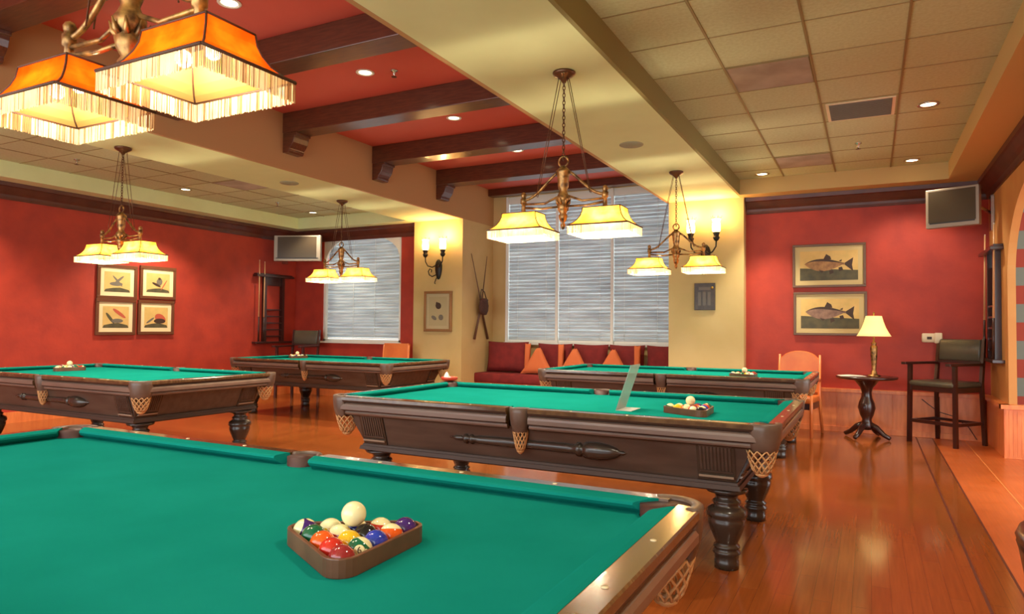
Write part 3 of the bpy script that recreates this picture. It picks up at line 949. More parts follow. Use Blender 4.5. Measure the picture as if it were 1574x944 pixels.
# painted number on the striped green ball of the near rack
g = [o for o in sc.objects if o.get('label', '').startswith('white and green striped ball') and 'nearest' in o['label']][0]
cu = bpy.data.curves.new('ball_number', 'FONT'); cu.body = '6'; cu.size = .020; cu.align_x = 'CENTER'; cu.align_y = 'CENTER'; cu.extrude = .0002
tmp = bpy.data.objects.new('tmp', cu); sc.collection.objects.link(tmp)
dg = bpy.context.evaluated_depsgraph_get(); me = bpy.data.meshes.new_from_object(tmp.evaluated_get(dg)); bpy.data.objects.remove(tmp)
me.materials.clear(); me.materials.append(BM['black'])
vd = (Vector((0, 0, CAM_H)) - g.location).normalized()
upv = Vector((-.25, 0.1, 1)); upv = (upv - vd * upv.dot(vd)).normalized(); rtv = upv.cross(vd)
R3 = Matrix((rtv, upv, vd)).transposed().to_4x4()
RG = g.rotation_euler.to_matrix().to_4x4()
no = bpy.data.objects.new('ball_number', me); sc.collection.objects.link(no); no.parent = g
Mo = R3.copy(); Mo.translation = vd * (BR + .0006)
no.matrix_local = RG.inverted() @ Mo
disc = MB(); pr_ = [(1e-6, BR + .0004)] + [(BR * math.sin(q / 6 * .42), BR * math.cos(q / 6 * .42) + .0004) for q in range(1, 7)]
disc.lathe(pr_, (0, 0, 0), 20)
do = disc.build('number_spot', BW, g)
Mo2 = R3.copy(); Mo2.translation = Vector((0, 0, 0)); do.matrix_local = RG.inverted() @ Mo2

# clear acrylic sign holder on the middle table
e = empty('sign_holder', (-1.41, 4.13, BEDZ), 0, 'clear acrylic sign holder leaning upright on the middle table cloth', 'sign holder')
MB().hexa([(0, 0, 0.003), (.004, 0, 0.003), (.004, .19, 0.003), (0, .19, 0.003)], [(.095, 0, .285), (.099, 0, .285), (.099, .19, .285), (.095, .19, .285)]).build('panel', ACRYL, e)
MB().box(0, .10, 0, .19, 0, .003).build('foot', WHITE, e)
MB().hexa([(-.001, .0, .003), (.0, .0, .003), (.0, .19, .003), (-.001, .19, .003)], [(.024, .0, .08), (.025, .0, .08), (.025, .19, .08), (.024, .19, .08)]).build('label_card', INKG, e)
# chalk dish behind the corner pocket of the middle table
e = empty('chalk_dish', (-3.27, 5.12, .806), 0, 'round red dish holding white cone chalk on a far rail corner of the middle table', 'chalk')
MB().lathe([(.05, 0), (.068, .008), (.074, .028), (.070, .034), (.062, .030), (.04, .016), (1e-6, .014)], (0, 0, 0), 24).build('dish', REDTIN, e)
MB().lathe([(.030, .015), (.028, .03), (.012, .066), (1e-6, .078)], (-.028, 0, 0), 16).build('chalk_cone', WHITE, e)

# ------------------------------------------------------------------ wall pictures
def picture(name, label, cx, cz, w_, h, wall, fw_, parts, fm=FRAMEW, group=None, matm=MATB, mw=.05):
    """wall: ('y', Y) faces -y ; ('x', X) faces +x. parts draws on local u,v with depth"""
    if wall[0] == 'y':
        root = empty(name, (cx, wall[1], cz), 0, label, 'picture', group)
    else:
        root = empty(name, (wall[1], cx, cz), PI / 2, label, 'picture', group)
    f = MB()
    d = .03
    for a, b_, c_, d_ in ((-w_ / 2, w_ / 2, h / 2 - fw_, h / 2), (-w_ / 2, w_ / 2, -h / 2, -h / 2 + fw_), (-w_ / 2, -w_ / 2 + fw_, -h / 2 + fw_, h / 2 - fw_), (w_ / 2 - fw_, w_ / 2, -h / 2 + fw_, h / 2 - fw_)):
        f.box(a, b_, -d, -.001, c_, d_)
    f.build('frame', fm, root, bevel=.004)
    MB().box(-w_ / 2 + fw_, w_ / 2 - fw_, -.014, -.002, -h / 2 + fw_, h / 2 - fw_).build('mat_board', matm, root)
    if parts:
        parts(root, w_ - 2 * fw_ - 2 * mw, h - 2 * fw_ - 2 * mw)
    return root
def flat(poly, y, m=0, mb=None):
    mb = mb or MB()
    return mb.prism(poly, 'y', y, y + .0008, m)
def ell(cx, cz, rx, rz, n=20, a=0):
    return [(cx + rx * math.cos(2 * PI * i / n) * math.cos(a) - rz * math.sin(2 * PI * i / n) * math.sin(a), cz + rx * math.cos(2 * PI * i / n) * math.sin(a) + rz * math.sin(2 * PI * i / n) * math.cos(a)) for i in range(n)]
def fish(belly):
    def draw(root, w_, h):
        W, H = w_ / 2, h / 2
        p = MB()
        flat([(-W, -H), (W, -H), (W, H), (-W, H)], -.0155, 0, p)
        flat([(-W, -H), (W, -H), (W, -H * .35), (-W, -H * .15)], -.0162, 1, p)
        n = 16
        topc = [(-.84 * W + 1.4 * W * i / n, (.12 + .34 * math.sin(PI * (i / n) ** .8)) * H) for i in range(n + 1)]
        botc = [(-.84 * W + 1.4 * W * i / n, (.12 - .50 * math.sin(PI * (i / n) ** .85)) * H) for i in range(n + 1)]
        tail = [(.56 * W, .16 * H), (.84 * W, .50 * H), (.80 * W, 0), (.84 * W, -.42 * H), (.56 * W, .02 * H)]
        flat(botc[:-1] + [(.60 * W, .02 * H), (.60 * W, .16 * H)] + topc[::-1][1:-1], -.0170, 3, p)
        flat([(x, y) for x, y in topc] + [(x, y - .16 * H * math.sin(PI * min(1, i / n))) for i, (x, y) in reversed(list(enumerate(topc)))][1:-1], -.0178, 2, p)
        flat(tail, -.0180, 2, p)
        flat([(-.18 * W, .42 * H), (-.08 * W, .78 * H), (.06 * W, .62 * H), (.10 * W, .40 * H)], -.0181, 2, p)
        flat([(.34 * W, .28 * H), (.46 * W, .40 * H), (.44 * W, .24 * H)], -.0181, 2, p)
        flat([(-.34 * W, -.30 * H), (-.22 * W, -.50 * H), (-.16 * W, -.36 * H)], -.0181, 2, p)
        flat([(.02 * W, -.34 * H), (.04 * W, -.62 * H), (.18 * W, -.50 * H), (.16 * W, -.32 * H)], -.0181, 2, p)
        flat([(.34 * W, -.16 * H), (.36 * W, -.42 * H), (.50 * W, -.32 * H), (.46 * W, -.10 * H)], -.0181, 2, p)
        p.build('fish_print', [SKYP, OLIVE, FISHD, belly], root)
    return draw
picture('framed_picture', 'upper framed trout print with pale belly on the red wall', -.47, 2.115, .86, .56, ('y', YB - .001), .03, fish(FISHL), FRAMEF, 'trout prints on the red wall', MATF, mw=.06)
picture('framed_picture', 'lower framed trout print beside the lit table lamp', -.46, 1.495, .86, .56, ('y', YB - .001), .03, fish(FISHP), FRAMEF, 'trout prints on the red wall', MATF, mw=.06)
def bird(kind):
    def draw(root, w_, h):
        W, H = w_ / 2, h / 2
        p = MB()
        flat([(-W, -H), (W, -H), (W, H), (-W, H)], -.0155, 0, p)
        flat([(-W, -H), (W, -H), (W * .9, -H * .75), (W * .2, -H * .55), (-W * .3, -H * .6), (-W * .9, -H * .75)], -.0162, 1, p)
        r = random.Random(kind)
        if kind == 0:
            flat(ell(.0, .1 * H, .55 * W, .10 * H, a=-.8), -.0170, 3, p); flat(ell(.1 * W, .2 * H, .5 * W, .12 * H, a=.7), -.0171, 3, p); flat(ell(-.1 * W, -.2 * H, .5 * W, .2 * H), -.0172, 3, p)
        elif kind == 1:
            flat(ell(.1 * W, .1 * H, .25 * W, .42 * H, a=-.3), -.0170, 3, p); flat(ell(.1 * W, .45 * H, .12 * W, .14 * H), -.0171, 4, p); flat(ell(-.15 * W, -.2 * H, .4 * W, .13 * H, a=-.4), -.0172, 4, p)
            flat(ell(.5 * W, -.2 * H, .5 * W, .06 * H, a=1.0), -.0173, 2, p)
        elif kind == 2:
            flat(ell(.25 * W, .35 * H, .6 * W, .16 * H, a=-.6), -.0170, 2, p); flat(ell(-.45 * W, -.1 * H, .5 * W, .14 * H, a=-.9), -.0171, 1, p); flat(ell(.1 * W, -.35 * H, .45 * W, .2 * H), -.0172, 3, p)
        else:
            flat(ell(.35 * W, -.1 * H, .5 * W, .42 * H, a=-.5), -.0170, 2, p); flat(ell(.3 * W, -.35 * H, .5 * W, .25 * H), -.0171, 4, p); flat(ell(-.5 * W, -.3 * H, .4 * W, .10 * H, a=.6), -.0172, 3, p)
        p.build('wildlife_print', [SKYP, OLIVE, INKR, INKG, FISHD], root)
    return draw
for (cy, cz, lb, kd) in ((6.235, 1.885, 'small framed print upper left of the four, partly behind the lamp shade', 0), (6.88, 1.91, 'small framed print upper right of the four on the long red wall', 1),
                         (6.225, 1.375, 'small framed print lower left of the four, with red streak', 2), (6.86, 1.38, 'small framed print lower right of the four, with red rounded shape', 3)):
    picture('framed_picture', lb, cy, cz, .60, .52 if cz < 1.6 else .50, ('x', XL + .001), .045, bird(kd), FRAMEW, 'four small prints on the red wall', mw=.06)
def birds3(root, w_, h):
    W, H = w_ / 2, h / 2
    p = MB()
    flat([(-W, -H), (W, -H), (W, H), (-W, H)], -.0155, 0, p)
    flat(ell(.05 * W, .38 * H, .32 * W, .22 * H, a=-.7), -.0168, 1, p); flat(ell(-.12 * W, .55 * H, .1 * W, .10 * H), -.0170, 1, p)
    flat(ell(-.42 * W, -.45 * H, .32 * W, .13 * H, a=-.5), -.0168, 2, p); flat(ell(.35 * W, -.42 * H, .26 * W, .2 * H, a=.6), -.0168, 2, p)
    p.build('bird_print', [mat('print_silver', (176, 160, 120), .6), FISHD, INKG], root)
picture('framed_picture', 'tall framed bird print under the sconce on the left pillar', -6.345, 1.535, .545, .67, ('y', PY - .001), .045, birds3, FRAMEG, matm=mat('mat_grey', (186, 170, 132), .7), mw=.05)
pl = empty('wall_plaque', (-2.0, PY - .001, 1.725), 0, 'small dark plaque under the sconce on the right pillar', 'plaque')
MB().box(-.14, .14, -.02, 0, -.185, .185).build('board', PLAQUE, pl, bevel=.004)
q = MB()
for i in range(3): q.box(-.09 + i * .065, -.05 + i * .065, -.023, -.02, -.12, .06)
q.box(-.08, .08, -.023, -.02, .09, .13)
q.build('engraved_plates', mat('plaque_plate', (84, 74, 60), .35, metal=.3), pl)
q = MB().lathe([(.018, -.026), (.018, -.02)], (.10, 0, .12), 12, axis='y'); q.build('badge', BRASS, pl)

# ------------------------------------------------------------------ wall sconces
def make_sconce():
    root = empty('wall_sconce', (0, 0, 0))
    MB().lathe([(1e-6, -.30), (.03, -.28), (.05, -.22), (.065, -.14), (.068, -.06), (.05, 0), (.02, .035), (1e-6, .04)], (0, -.02, 0), 14).xf(Matrix.Diagonal((1, .5, 1, 1))).build('back_plate', BLACKI, root)
    sc_ = MB()
    sc_.tube([(-.03, -.04, -.22), (-.09, -.06, -.25), (-.15, -.06, -.22), (-.17, -.06, -.16), (-.14, -.06, -.12), (-.10, -.06, -.14), (-.11, -.06, -.18)], .009, 7)
    sc_.tube([(-.02, -.04, -.27), (-.04, -.05, -.33), (-.05, -.05, -.36), (-.03, -.05, -.37)], .007, 7)
    sc_.build('scroll', BLACKI, root)
    for sx in (1, -1):
        a = MB().tube([(sx * .02, -.05, -.06), (sx * .06, -.11, -.10), (sx * .12, -.15, -.08), (sx * .165, -.15, -.01), (sx * .17, -.15, .08)], .010, 8)
        a.lathe([(.012, .06), (.03, .075), (.042, .10), (.045, .115), (.034, .12), (.036, .15), (.046, .165), (.046, .18)], (sx * .17, -.15, 0), 14)
        a.build('arm', BLACKI, root)
        MB().lathe([(.040, .18), (.056, .20), (.060, .26), (.050, .32), (.062, .36)], (sx * .17, -.15, 0), 16).build('glass_shade', GLOBE, root)
        fn = MB()
        for i in range(6):
            an = 2 * PI * i / 6
            fn.tube([(sx * .17 + .052 * math.cos(an), -.15 + .052 * math.sin(an), .355), (sx * .17 + .075 * math.cos(an), -.15 + .075 * math.sin(an), .40)], [.006, .002], 5)
        fn.build('crown_tips', BLACKI, root)
        light('POINT', 'sconce_light', (sx * .17, -.17, .42), E_SCONCE, WARM2, root, .04)
    return root
s1 = make_sconce(); s1.location = (-6.345, PY - .001, 2.36)
tag(s1, 'black iron two-light sconce on the left pillar above the bird print', 'sconce', 'wall sconces on the pillars')
s2 = copy_tree(s1); s2.location = (-1.99, PY - .001, 2.40)
tag(s2, 'black iron two-light sconce on the right pillar, partly behind the chandelier', 'sconce', 'wall sconces on the pillars')

# crossed rods with creel on the bay side wall
e = empty('crossed_fishing_rods', (MX0 + .012, 10.10, 1.08), 0, 'crossed wooden rods with a small creel hung on the cream side wall', 'wall decoration')
MB().tube([(.02, .28, 0), (.03, .02, .55), (.03, -.05, .78), (.02, -.30, 1.42)], [.022, .018, .010, .005], 8).build('rod', STICK, e)
MB().tube([(.035, -.20, 0), (.045, -.01, .55), (.045, .05, .78), (.035, .20, 1.42)], [.022, .018, .010, .005], 8).build('rod', STICK, e)
MB().lathe([(1e-6, .40), (.08, .41), (.13, .48), (.14, .56), (.12, .64), (.13, .66), (.10, .68), (1e-6, .69)], (.10, .0, 0), 16).xf(Matrix.Translation((.055, 0, 0)) @ Matrix.Diagonal((.40, 1, 1, 1))).build('creel', WICKER, e)
MB().tube([(.10, .11, .62), (.07, .06, .80), (.06, -.02, .84), (.07, -.06, .78), (.10, -.12, .60)], .008, 6).build('strap', FISHD, e)

# ------------------------------------------------------------------ window seat with cushions
e = empty('window_seat', ((MX0 + MX1) / 2, 10.28, 0), 0, 'built-in burgundy window seat under the large window', 'bench')
hw2 = (MX1 - MX0) / 2 + .013
MB().box(-hw2, hw2, -.27, .315, 0, .36).build('base', WAINS, e)
MB().rbox(-hw2 + .002, hw2 - .002, -.30, .31, .36, .52, .03).build('seat_cushion', BURG, e)
def cushion(name, x, y, w_, h, th, rz, rx, label, mats, front=None, grp=None, z0=.525):
    """pillow with soft edges, seen front -y"""
    mb = MB(); n = 14
    for s_ in (-1, 1):
        vs = []
        for j in range(n + 1):
            for i in range(n + 1):
                u, v = -1 + 2 * i / n, -1 + 2 * j / n
                f = (max(0, (1 - u ** 4)) * max(0, (1 - v ** 4))) ** .45
                pin = 1 - .06 * (1 - abs(u) ** 2) * abs(v) ** 3
                pin2 = (1 - .06 * (1 - abs(v) ** 2) * abs(u) ** 3) * ((1 - .93 * (v + 1) / 2) if front == 'tri' else 1)
                vs.append((u * w_ / 2 * pin2, s_ * th / 2 * f, h / 2 + v * h / 2 * pin))
        fs = []; ms = []
        for j in range(n):
            for i in range(n):
                q = (j * (n + 1) + i, j * (n + 1) + i + 1, (j + 1) * (n + 1) + i + 1, (j + 1) * (n + 1) + i)
                u, v = -1 + 2 * (i + .5) / n, -1 + 2 * (j + .5) / n
                m_ = 0
                if front == 'tri': m_ = 1
                fs.append(q if s_ == -1 else q[::-1]); ms.append(m_)
        o = len(mb.v)
        mb.v += vs; mb.f += [tuple(k_ + o for k_ in q) for q in fs]; mb.m += ms; mb.s += [True] * len(fs)
    ob = mb.build(name, mats, loc=(x, y, z0), rot=(rx, 0, rz))
    tag(ob, label, 'cushion', grp)
    return ob
cushion('cushion', -5.46, 10.33, .78, .52, .20, 0, -.12, 'large plain burgundy cushion at the left end of the window seat', [BURG, ORF], None, 'burgundy back cushions')
for i, (x, w_) in enumerate(((-4.62, .62), (-3.99, .60), (-3.385, .58), (-2.82, .50))):
    cushion('cushion', x, 10.42, w_, .50, .16, 0, -.08, 'plain burgundy back cushion %s on the window seat' % ('behind the first orange pillow from left', 'behind the middle orange pillow', 'behind the right orange pillow', 'at the right end')[i], [BURG, ORF], None, 'burgundy back cushions')
for i, x in enumerate((-4.80, -4.16, -3.52)):
    cushion('throw_pillow', x, 10.14, .62, .44, .13, 0, -.16, 'orange triangular throw pillow, %s of three on the window seat' % ('leftmost', 'middle', 'rightmost')[i], [BURG, ORF], 'tri', 'orange throw pillows')
for i, x in enumerate((-5.03, -4.43, -3.16)):
    cushion('bolster', x, 10.245, .10, .50, .10, .2, -.1, 'narrow peach pillow standing on edge, %s on the window seat' % ('by the large burgundy cushion', 'between left and middle orange pillows', 'near the right end')[i], [ORF], None, 'narrow peach pillows')

# ------------------------------------------------------------------ furniture
def make_stool():
    root = empty('spectator_stool', (0, 0, 0))
    W, D = .26, .23
    for sx in (1, -1):
        MB().hexa([(sx * (W + .01) - .02, -D - .03, 0), (sx * (W + .01) + .02, -D - .03, 0), (sx * (W + .01) + .02, -D + .01, 0), (sx * (W + .01) - .02, -D + .01, 0)],
                  [(sx * W - .02, -D - .02, .90), (sx * W + .02, -D - .02, .90), (sx * W + .02, -D + .02, .90), (sx * W - .02, -D + .02, .90)]).build('leg', DWOOD, root)
        MB().hexa([(sx * (W + .01) - .02, D + .02, 0), (sx * (W + .01) + .02, D + .02, 0), (sx * (W + .01) + .02, D + .06, 0), (sx * (W + .01) - .02, D + .06, 0)],
                  [(sx * W - .018, D - .015, .70), (sx * W + .018, D - .015, .70), (sx * W + .018, D + .025, .70), (sx * W - .018, D + .025, .70)]).hexa(
                  [(sx * W - .018, D - .015, .70), (sx * W + .018, D - .015, .70), (sx * W + .018, D + .025, .70), (sx * W - .018, D + .025, .70)],
                  [(sx * W - .016, D + .045, 1.20), (sx * W + .016, D + .045, 1.20), (sx * W + .016, D + .08, 1.20), (sx * W - .016, D + .08, 1.20)]).build('leg', DWOOD, root)
        MB().box(sx * W - .03, sx * W + .03, -D - .12, D + .03, .895, .925).build('armrest', DWOOD, root, bevel=.006)
    st_ = MB()
    for sx in (1, -1): st_.box(sx * W - .012, sx * W + .012, -D, D + .03, .23, .265)
    st_.box(-W, W, -D - .012, -D + .012, .23, .27).box(-W, W, D + .01, D + .03, .23, .26)
    st_.build('stretcher', DWOOD, root)
    MB().box(-W - .01, W + .01, -D - .01, D + .02, .60, .655).build('seat_frame', DWOOD, root)
    MB().rbox(-W - .005, W + .005, -D - .03, D + .01, .65, .715, .028).build('seat_cushion', GREYL, root)
    MB().rbox(-W + .018, W - .018, -.028, .028, 0, .25, .024).xf(Matrix.Translation((0, D + .03, .94)) @ Matrix.Rotation(-.10, 4, 'X')).build('backrest', GREYL, root)
    b = MB().box(-W + .01, W - .01, D + .0, D + .03, .915, .945)
    b.build('back_rail', DWOOD, root)
    return root
st = make_stool(); st.location = (.76, 9.31, 0); st.rotation_euler = (0, 0, math.radians(-38))
tag(st, 'tall dark wood spectator stool with olive leather beside the round side table', 'stool', 'tall spectator stools')
st2 = copy_tree(st); st2.location = (-9.05, 9.15, 0); st2.rotation_euler = (0, 0, math.radians(12))
tag(st2, 'tall spectator stool in the far left corner beside the cue rack', 'stool', 'tall spectator stools')
# cable behind the stool
tag(MB().tube([(.55, 9.69, .46), (.62, 9.685, .40), (.72, 9.685, .32), (.86, 9.685, .28), (1.02, 9.685, .16), (1.1, 9.68, .02)], .005, 6).build('power_cord', BLACKP), 'thin dark power cord along the wainscot behind the tall stool', 'cord')

def make_chair(arch):
    root = empty('upholstered_chair', (0, 0, 0))
    W, D = .24, .22
    for sx in (1, -1):
        MB().tube([(sx * W, -D, 0), (sx * W, -D, .64)], .019, 8).build('leg', WAINS, root)
        MB().tube([(sx * (W + .01), D + .12, 0), (sx * W, D, .45), (sx * W, D + .05, .97)], [.017, .02, .014], 8).build('leg', WAINS, root)
        MB().tube([(sx * W, D + .02, .66), (sx * (W + .02), 0, .68), (sx * (W + .01), -D - .04, .64)], .022, 8).build('armrest', WAINS, root)
    MB().rbox(-W - .01, W + .01, -D - .02, D, .40, .48, .03).build('seat', ORANGEL, root)
    MB().box(-W, W, -D, D, .33, .41).build('seat_rail', DWOOD, root)
    pl = [(-W, .50), (W, .50), (W, .92)]
    if arch:
        for i in range(1, 12):
            a = PI * i / 12
            pl.append(((W - .03) * math.cos(a), .92 + .10 * math.sin(a)))
    else:
        pl.append((W, 1.0)); pl.append((-W, 1.0))
    pl.append((-W, .92))
    MB().prism(pl, 'y', -.03, .03).xf(Matrix.Translation((0, D + .02, 0)) @ Matrix.Translation((0, 0, .5)) @ Matrix.Rotation(-.10, 4, 'X') @ Matrix.Translation((0, 0, -.5))).build('backrest', ORANGEL, root, bevel=.012)
    return root
c1 = make_chair(True); c1.location = (-.83, 9.17, 0); c1.rotation_euler = (0, 0, math.radians(-8))
tag(c1, 'arch-backed orange leather chair behind the far right table by the red wall', 'chair')
c2 = make_chair(False); c2.location = (-6.93, 8.98, 0); c2.rotation_euler = (0, 0, math.radians(4))
tag(c2, 'square-backed orange leather chair below the arched window by the left pillar', 'chair')

# barrel chair at the lower right corner of the view
e = empty('barrel_chair', (.684, 2.16, 0), 0, 'barrel chair with curved wood rim cut off at the lower right frame edge', 'chair')
prof = [(.30, .42), (.33, .60), (.35, .72), (.355, .735), (.34, .755), (.315, .75), (.305, .72), (.28, .46)]
b = MB(); n = 26; vs = []; k = len(prof)
for i in range(n + 1):
    a = math.radians(60) + math.radians(240) * i / n
    for r_, z in prof: vs.append((r_ * math.cos(a), r_ * math.sin(a), z))
fs = [(i * k + j, (i + 1) * k + j, (i + 1) * k + (j + 1) % k, i * k + (j + 1) % k) for i in range(n) for j in range(k)]
fs += [tuple(range(k)), tuple(range(n * k + k - 1, n * k - 1, -1))]
b.add(vs, fs, 0, True); b.build('backrest', DWOOD, e)
MB().lathe([(.30, .40), (.315, .43), (.31, .47), (.26, .50), (1e-6, .505)], (0, 0, 0), 28).build('seat', ORANGEL, e)
rim = MB().tube([(.335 * math.cos(math.radians(60 + 240 * i / 26)), .335 * math.sin(math.radians(60 + 240 * i / 26)), .752) for i in range(27)], .022, 8); rim.build('rim', BEAM, e)
for a in (40, 140, 220, 320):
    x, y = .24 * math.cos(math.radians(a)), .24 * math.sin(math.radians(a))
    MB().tube([(x * 1.1, y * 1.1, 0), (x, y, .42)], [.016, .024], 8).build('leg', DWOOD, e)

# round side table
e = empty('side_table', (-.04, 9.30, 0), 0, 'round dark pedestal table holding the lit lamp', 'side table')
MB().lathe([(.30, .700), (.325, .708), (.335, .722), (.330, .735), (1e-6, .735)], (0, 0, 0), 36).build('tabletop', DWOOD, e)
MB().lathe([(.05, .10), (.075, .14), (.06, .19), (.05, .22), (.075, .28), (.095, .36), (.085, .42), (.060, .48), (.052, .54), (.07, .60), (.13, .68), (.16, .70)], (0, 0, 0), 20).build('pedestal', DWOOD, e)
for i in range(4):
    a = PI / 4 + i * PI / 2 + .3
    ca, sa = math.cos(a), math.sin(a)
    MB().tube([(.03 * ca, .03 * sa, .17), (.12 * ca, .12 * sa, .13), (.20 * ca, .20 * sa, .06), (.27 * ca, .27 * sa, .025)], [.035, .035, .028, .024], 8).build('foot', DWOOD, e)
e = empty('magazine', (-.20, 9.22, .736), .3, 'open white magazine lying on the round side table', 'magazine')
MB().hexa([(-.14, -.09, 0), (0, -.09, 0), (0, .09, 0), (-.14, .09, 0)], [(-.14, -.09, .004), (0, -.09, .012), (0, .09, .012), (-.14, .09, .004)]).build('page', PAPER, e)
MB().hexa([(.001, -.09, 0), (.14, -.09, 0), (.14, .09, 0), (.001, .09, 0)], [(.001, -.09, .012), (.14, -.09, .004), (.14, .09, .004), (.001, .09, .012)]).build('page', PAPER, e)
# table lamp
e = empty('table_lamp', (.04, 9.32, .736), 0, 'lit table lamp with a cream bell shade and slim bronze base', 'lamp')
MB().lathe([(.07, 0), (.068, .012), (.05, .022), (.03, .03), (.035, .05), (.022, .07), (.026, .12), (.034, .20), (.040, .32), (.038, .36), (.020, .37), (.030, .385), (.030, .40), (.012, .41), (.012, .47)], (0, 0, 0), 20).build('base', IRONBR, e)
MB().lathe([(.186, .478), (.160, .52), (.130, .58), (.105, .65), (.086, .72)], (0, 0, 0), 28).build('lamp_shade', LSHADE, e)
MB().lathe([(.006, .70), (.006, .735), (.012, .745), (.008, .765), (1e-6, .77)], (0, 0, 0), 10).build('finial', BRASS, e)
MB().ball((0, 0, .57), .03, 12).build('bulb', BULBM, e)
light('POINT', 'lamp_light', (0, 0, .52), 30, WARM2, e, .04)
light('POINT', 'lamp_light_top', (0, 0, .70), 9, WARM2, e, .03)

# wall phone / outlet device
e = empty('wall_phone', (.655, YB - .001, 1.20), 0, 'small ivory wall phone beside the tall stool back', 'phone')
MB().rbox(-.10, .10, -.045, 0, -.055, .055, .018).build('body', IVORY, e)
MB().box(-.045, .005, -.048, -.044, -.018, .015).build('dial', FISHD, e)
MB().rbox(.03, .115, -.075, -.045, -.065, .062, .014).build('handset', IVORY, e)

# televisions on wall brackets
def tv(x, y, z, w_, h, rz, label, wallp, bz=.03):
    e = empty('wall_television', (x, y, z), rz, label, 'television', 'wall televisions')
    MB().box(-w_ / 2, w_ / 2, -.03, .05, -h / 2, h / 2).build('housing', SILVER, e, bevel=.008)
    MB().box(-w_ / 2 + bz, w_ / 2 - bz, -.034, -.029, -h / 2 + .06, h / 2 - .025).build('screen', SCREEN, e)
    MB().box(-w_ / 2 + .04, w_ / 2 - .04, -.036, -.030, -h / 2 + .045, -h / 2 + .06).build('control_strip', BLACKP, e)
    Mi = Matrix.Translation((x, y, z)) @ Matrix.Rotation(rz, 4, 'Z')
    wl = Mi.inverted() @ Vector(wallp)
    b = MB().tube([(0, .045, 0), (wl.x * .4 + .1, .045 + (wl.y - .045) * .5, 0), tuple(wl)], .018, 8)
    b.build('bracket_arm', CHROME, e)
    b = MB().box(-.06, .06, -.015, .015, -.2, .2).xf(Matrix.Translation(wl) @ Matrix.Rotation(-rz, 4, 'Z') @ Matrix.Rotation(PI / 2, 4, 'Z'))
    b.build('wall_plate', CHROME, e)
    return e
tv(.825, 9.05, 2.665, .53, .44, math.radians(-24), 'silver television angled on a bracket in the right corner', (XR - .02, 9.38, 2.62))
tv(-9.09, 9.15, 2.66, .86, .46, math.radians(22), 'silver television angled on a bracket in the far left corner', (XL + .02, 9.45, 2.62), .07)

# cue racks and cues
def cue_rack(root_loc, rz, label):
    e = empty('cue_rack', root_loc, rz, label, 'cue rack', 'wall cue racks')
    # local: x along wall, -y out of wall, z up from bottom shelf
    MB().box(-.44, .44, -.12, 0, 1.20, 1.235).box(-.42, .42, -.09, 0, 1.235, 1.26).build('top_shelf', DWOOD, e, bevel=.004)
    MB().box(-.44, .44, -.11, 0, 0, .035).build('bottom_shelf', DWOOD, e, bevel=.004)
    for x in (-.20, .22): MB().box(x - .028, x + .028, -.07, 0, .035, 1.20).build('upright', DWOOD, e)
    for i, z in enumerate((.12, .24, .36, .48, .60)):
        MB().box(-.17, .19, -.065, -.005, z, z + .022).build('ball_shelf', DWOOD, e)
    MB().box(-.17, .19, -.03, 0, 1.05, 1.20).build('crest_panel', DWOOD, e)
    return e
def cue(p0, p1, label, grp):
    e = empty('pool_cue', p0, 0, label, 'cue', grp)
    d = Vector(p1) - Vector(p0)
    P = lambda t: tuple(d * t)
    MB().tube([P(.0), P(.30)], [.015, .012], 10).build('butt', CUED, e)
    MB().tube([P(.301), P(.99)], [.012, .0068], 10).build('shaft', CUEW, e)
    MB().tube([P(.991), P(1.0)], .0066, 8).build('ferrule', PAPER, e)
cue_rack((XL + .001, 9.16, .95), PI / 2, 'dark wooden cue rack on the left red wall under the television')
cue((XL + .09, 8.79, .99), (XL + .085, 8.79, 2.44), 'maple pool cue with bare shaft at the left end of the left cue rack', 'cues in the left rack')
cue((XL + .09, 8.90, .99), (XL + .085, 8.91, 2.42), 'pool cue with pale shaft standing second in the left cue rack', 'cues in the left rack')
cue_rack((XR - .001, 9.20, .95), -PI / 2, 'dark cue rack seen edge-on on the right wall by the arch')
cue((XR - .09, 8.86, .99), (XR - .07, 8.86, 2.44), 'light-shafted pool cue standing nearest the arch in the right cue rack', 'cues in the right rack')
cue((XR - .09, 9.52, .99), (XR - .07, 9.52, 2.40), 'pool cue standing farthest from the arch in the right cue rack', 'cues in the right rack')

# ------------------------------------------------------------------ ceiling fittings
def downlight(x, y, z, lit, label, energy=None, spot=110, tilt=(0, 0, 0)):
    e = empty('recessed_downlight', (x, y, z), 0, label, 'ceiling light', 'recessed downlights')
    MB().lathe([(.085, 0), (.088, -.004), (.085, -.008), (.068, -.009), (.062, -.002), (.060, .0)], (0, 0, 0), 28).build('trim_ring', WHITE if lit else CHROME, e)
    MB().lathe([(.060, -.003), (1e-6, -.0035)], (0, 0, 0), 24).build('lens', LAMPON, e)
    if energy:
        light('SPOT', 'downlight_or_fill_beam', (0, 0, -.03), energy, WARM, e, .05, tilt, math.radians(spot), .6)
    return e
downlight(-4.23, 5.08, HR, 1, 'round lit downlight in the red bay, beside the sprinkler', E_DOWN * 2.2)
downlight(-4.23, 6.65, HR, 1, 'round lit downlight in the red bay between the third and fourth beams', E_DOWN * 2.2)
downlight(-4.23, 3.52, HR, 1, 'round lit downlight in the red bay, just above the orange lamp', E_DOWN * 2.2)
downlight(-4.23, 8.25, HR, 1, 'round lit downlight in the red bay, hidden between the last beams', E_DOWN * 2.2)
downlight(.46, 6.92, HT, 0, 'small downlight in the right tile ceiling, nearest the grey vent', E_DOWN * .9)
downlight(.44, 9.12, HT, 0, 'small downlight in the right tile ceiling, nearest the television', E_DOWN * .6)
downlight(-1.20, 9.14, HT, 0, 'small downlight at the far left corner of the right tile ceiling', E_DOWN * 1.9, 70)
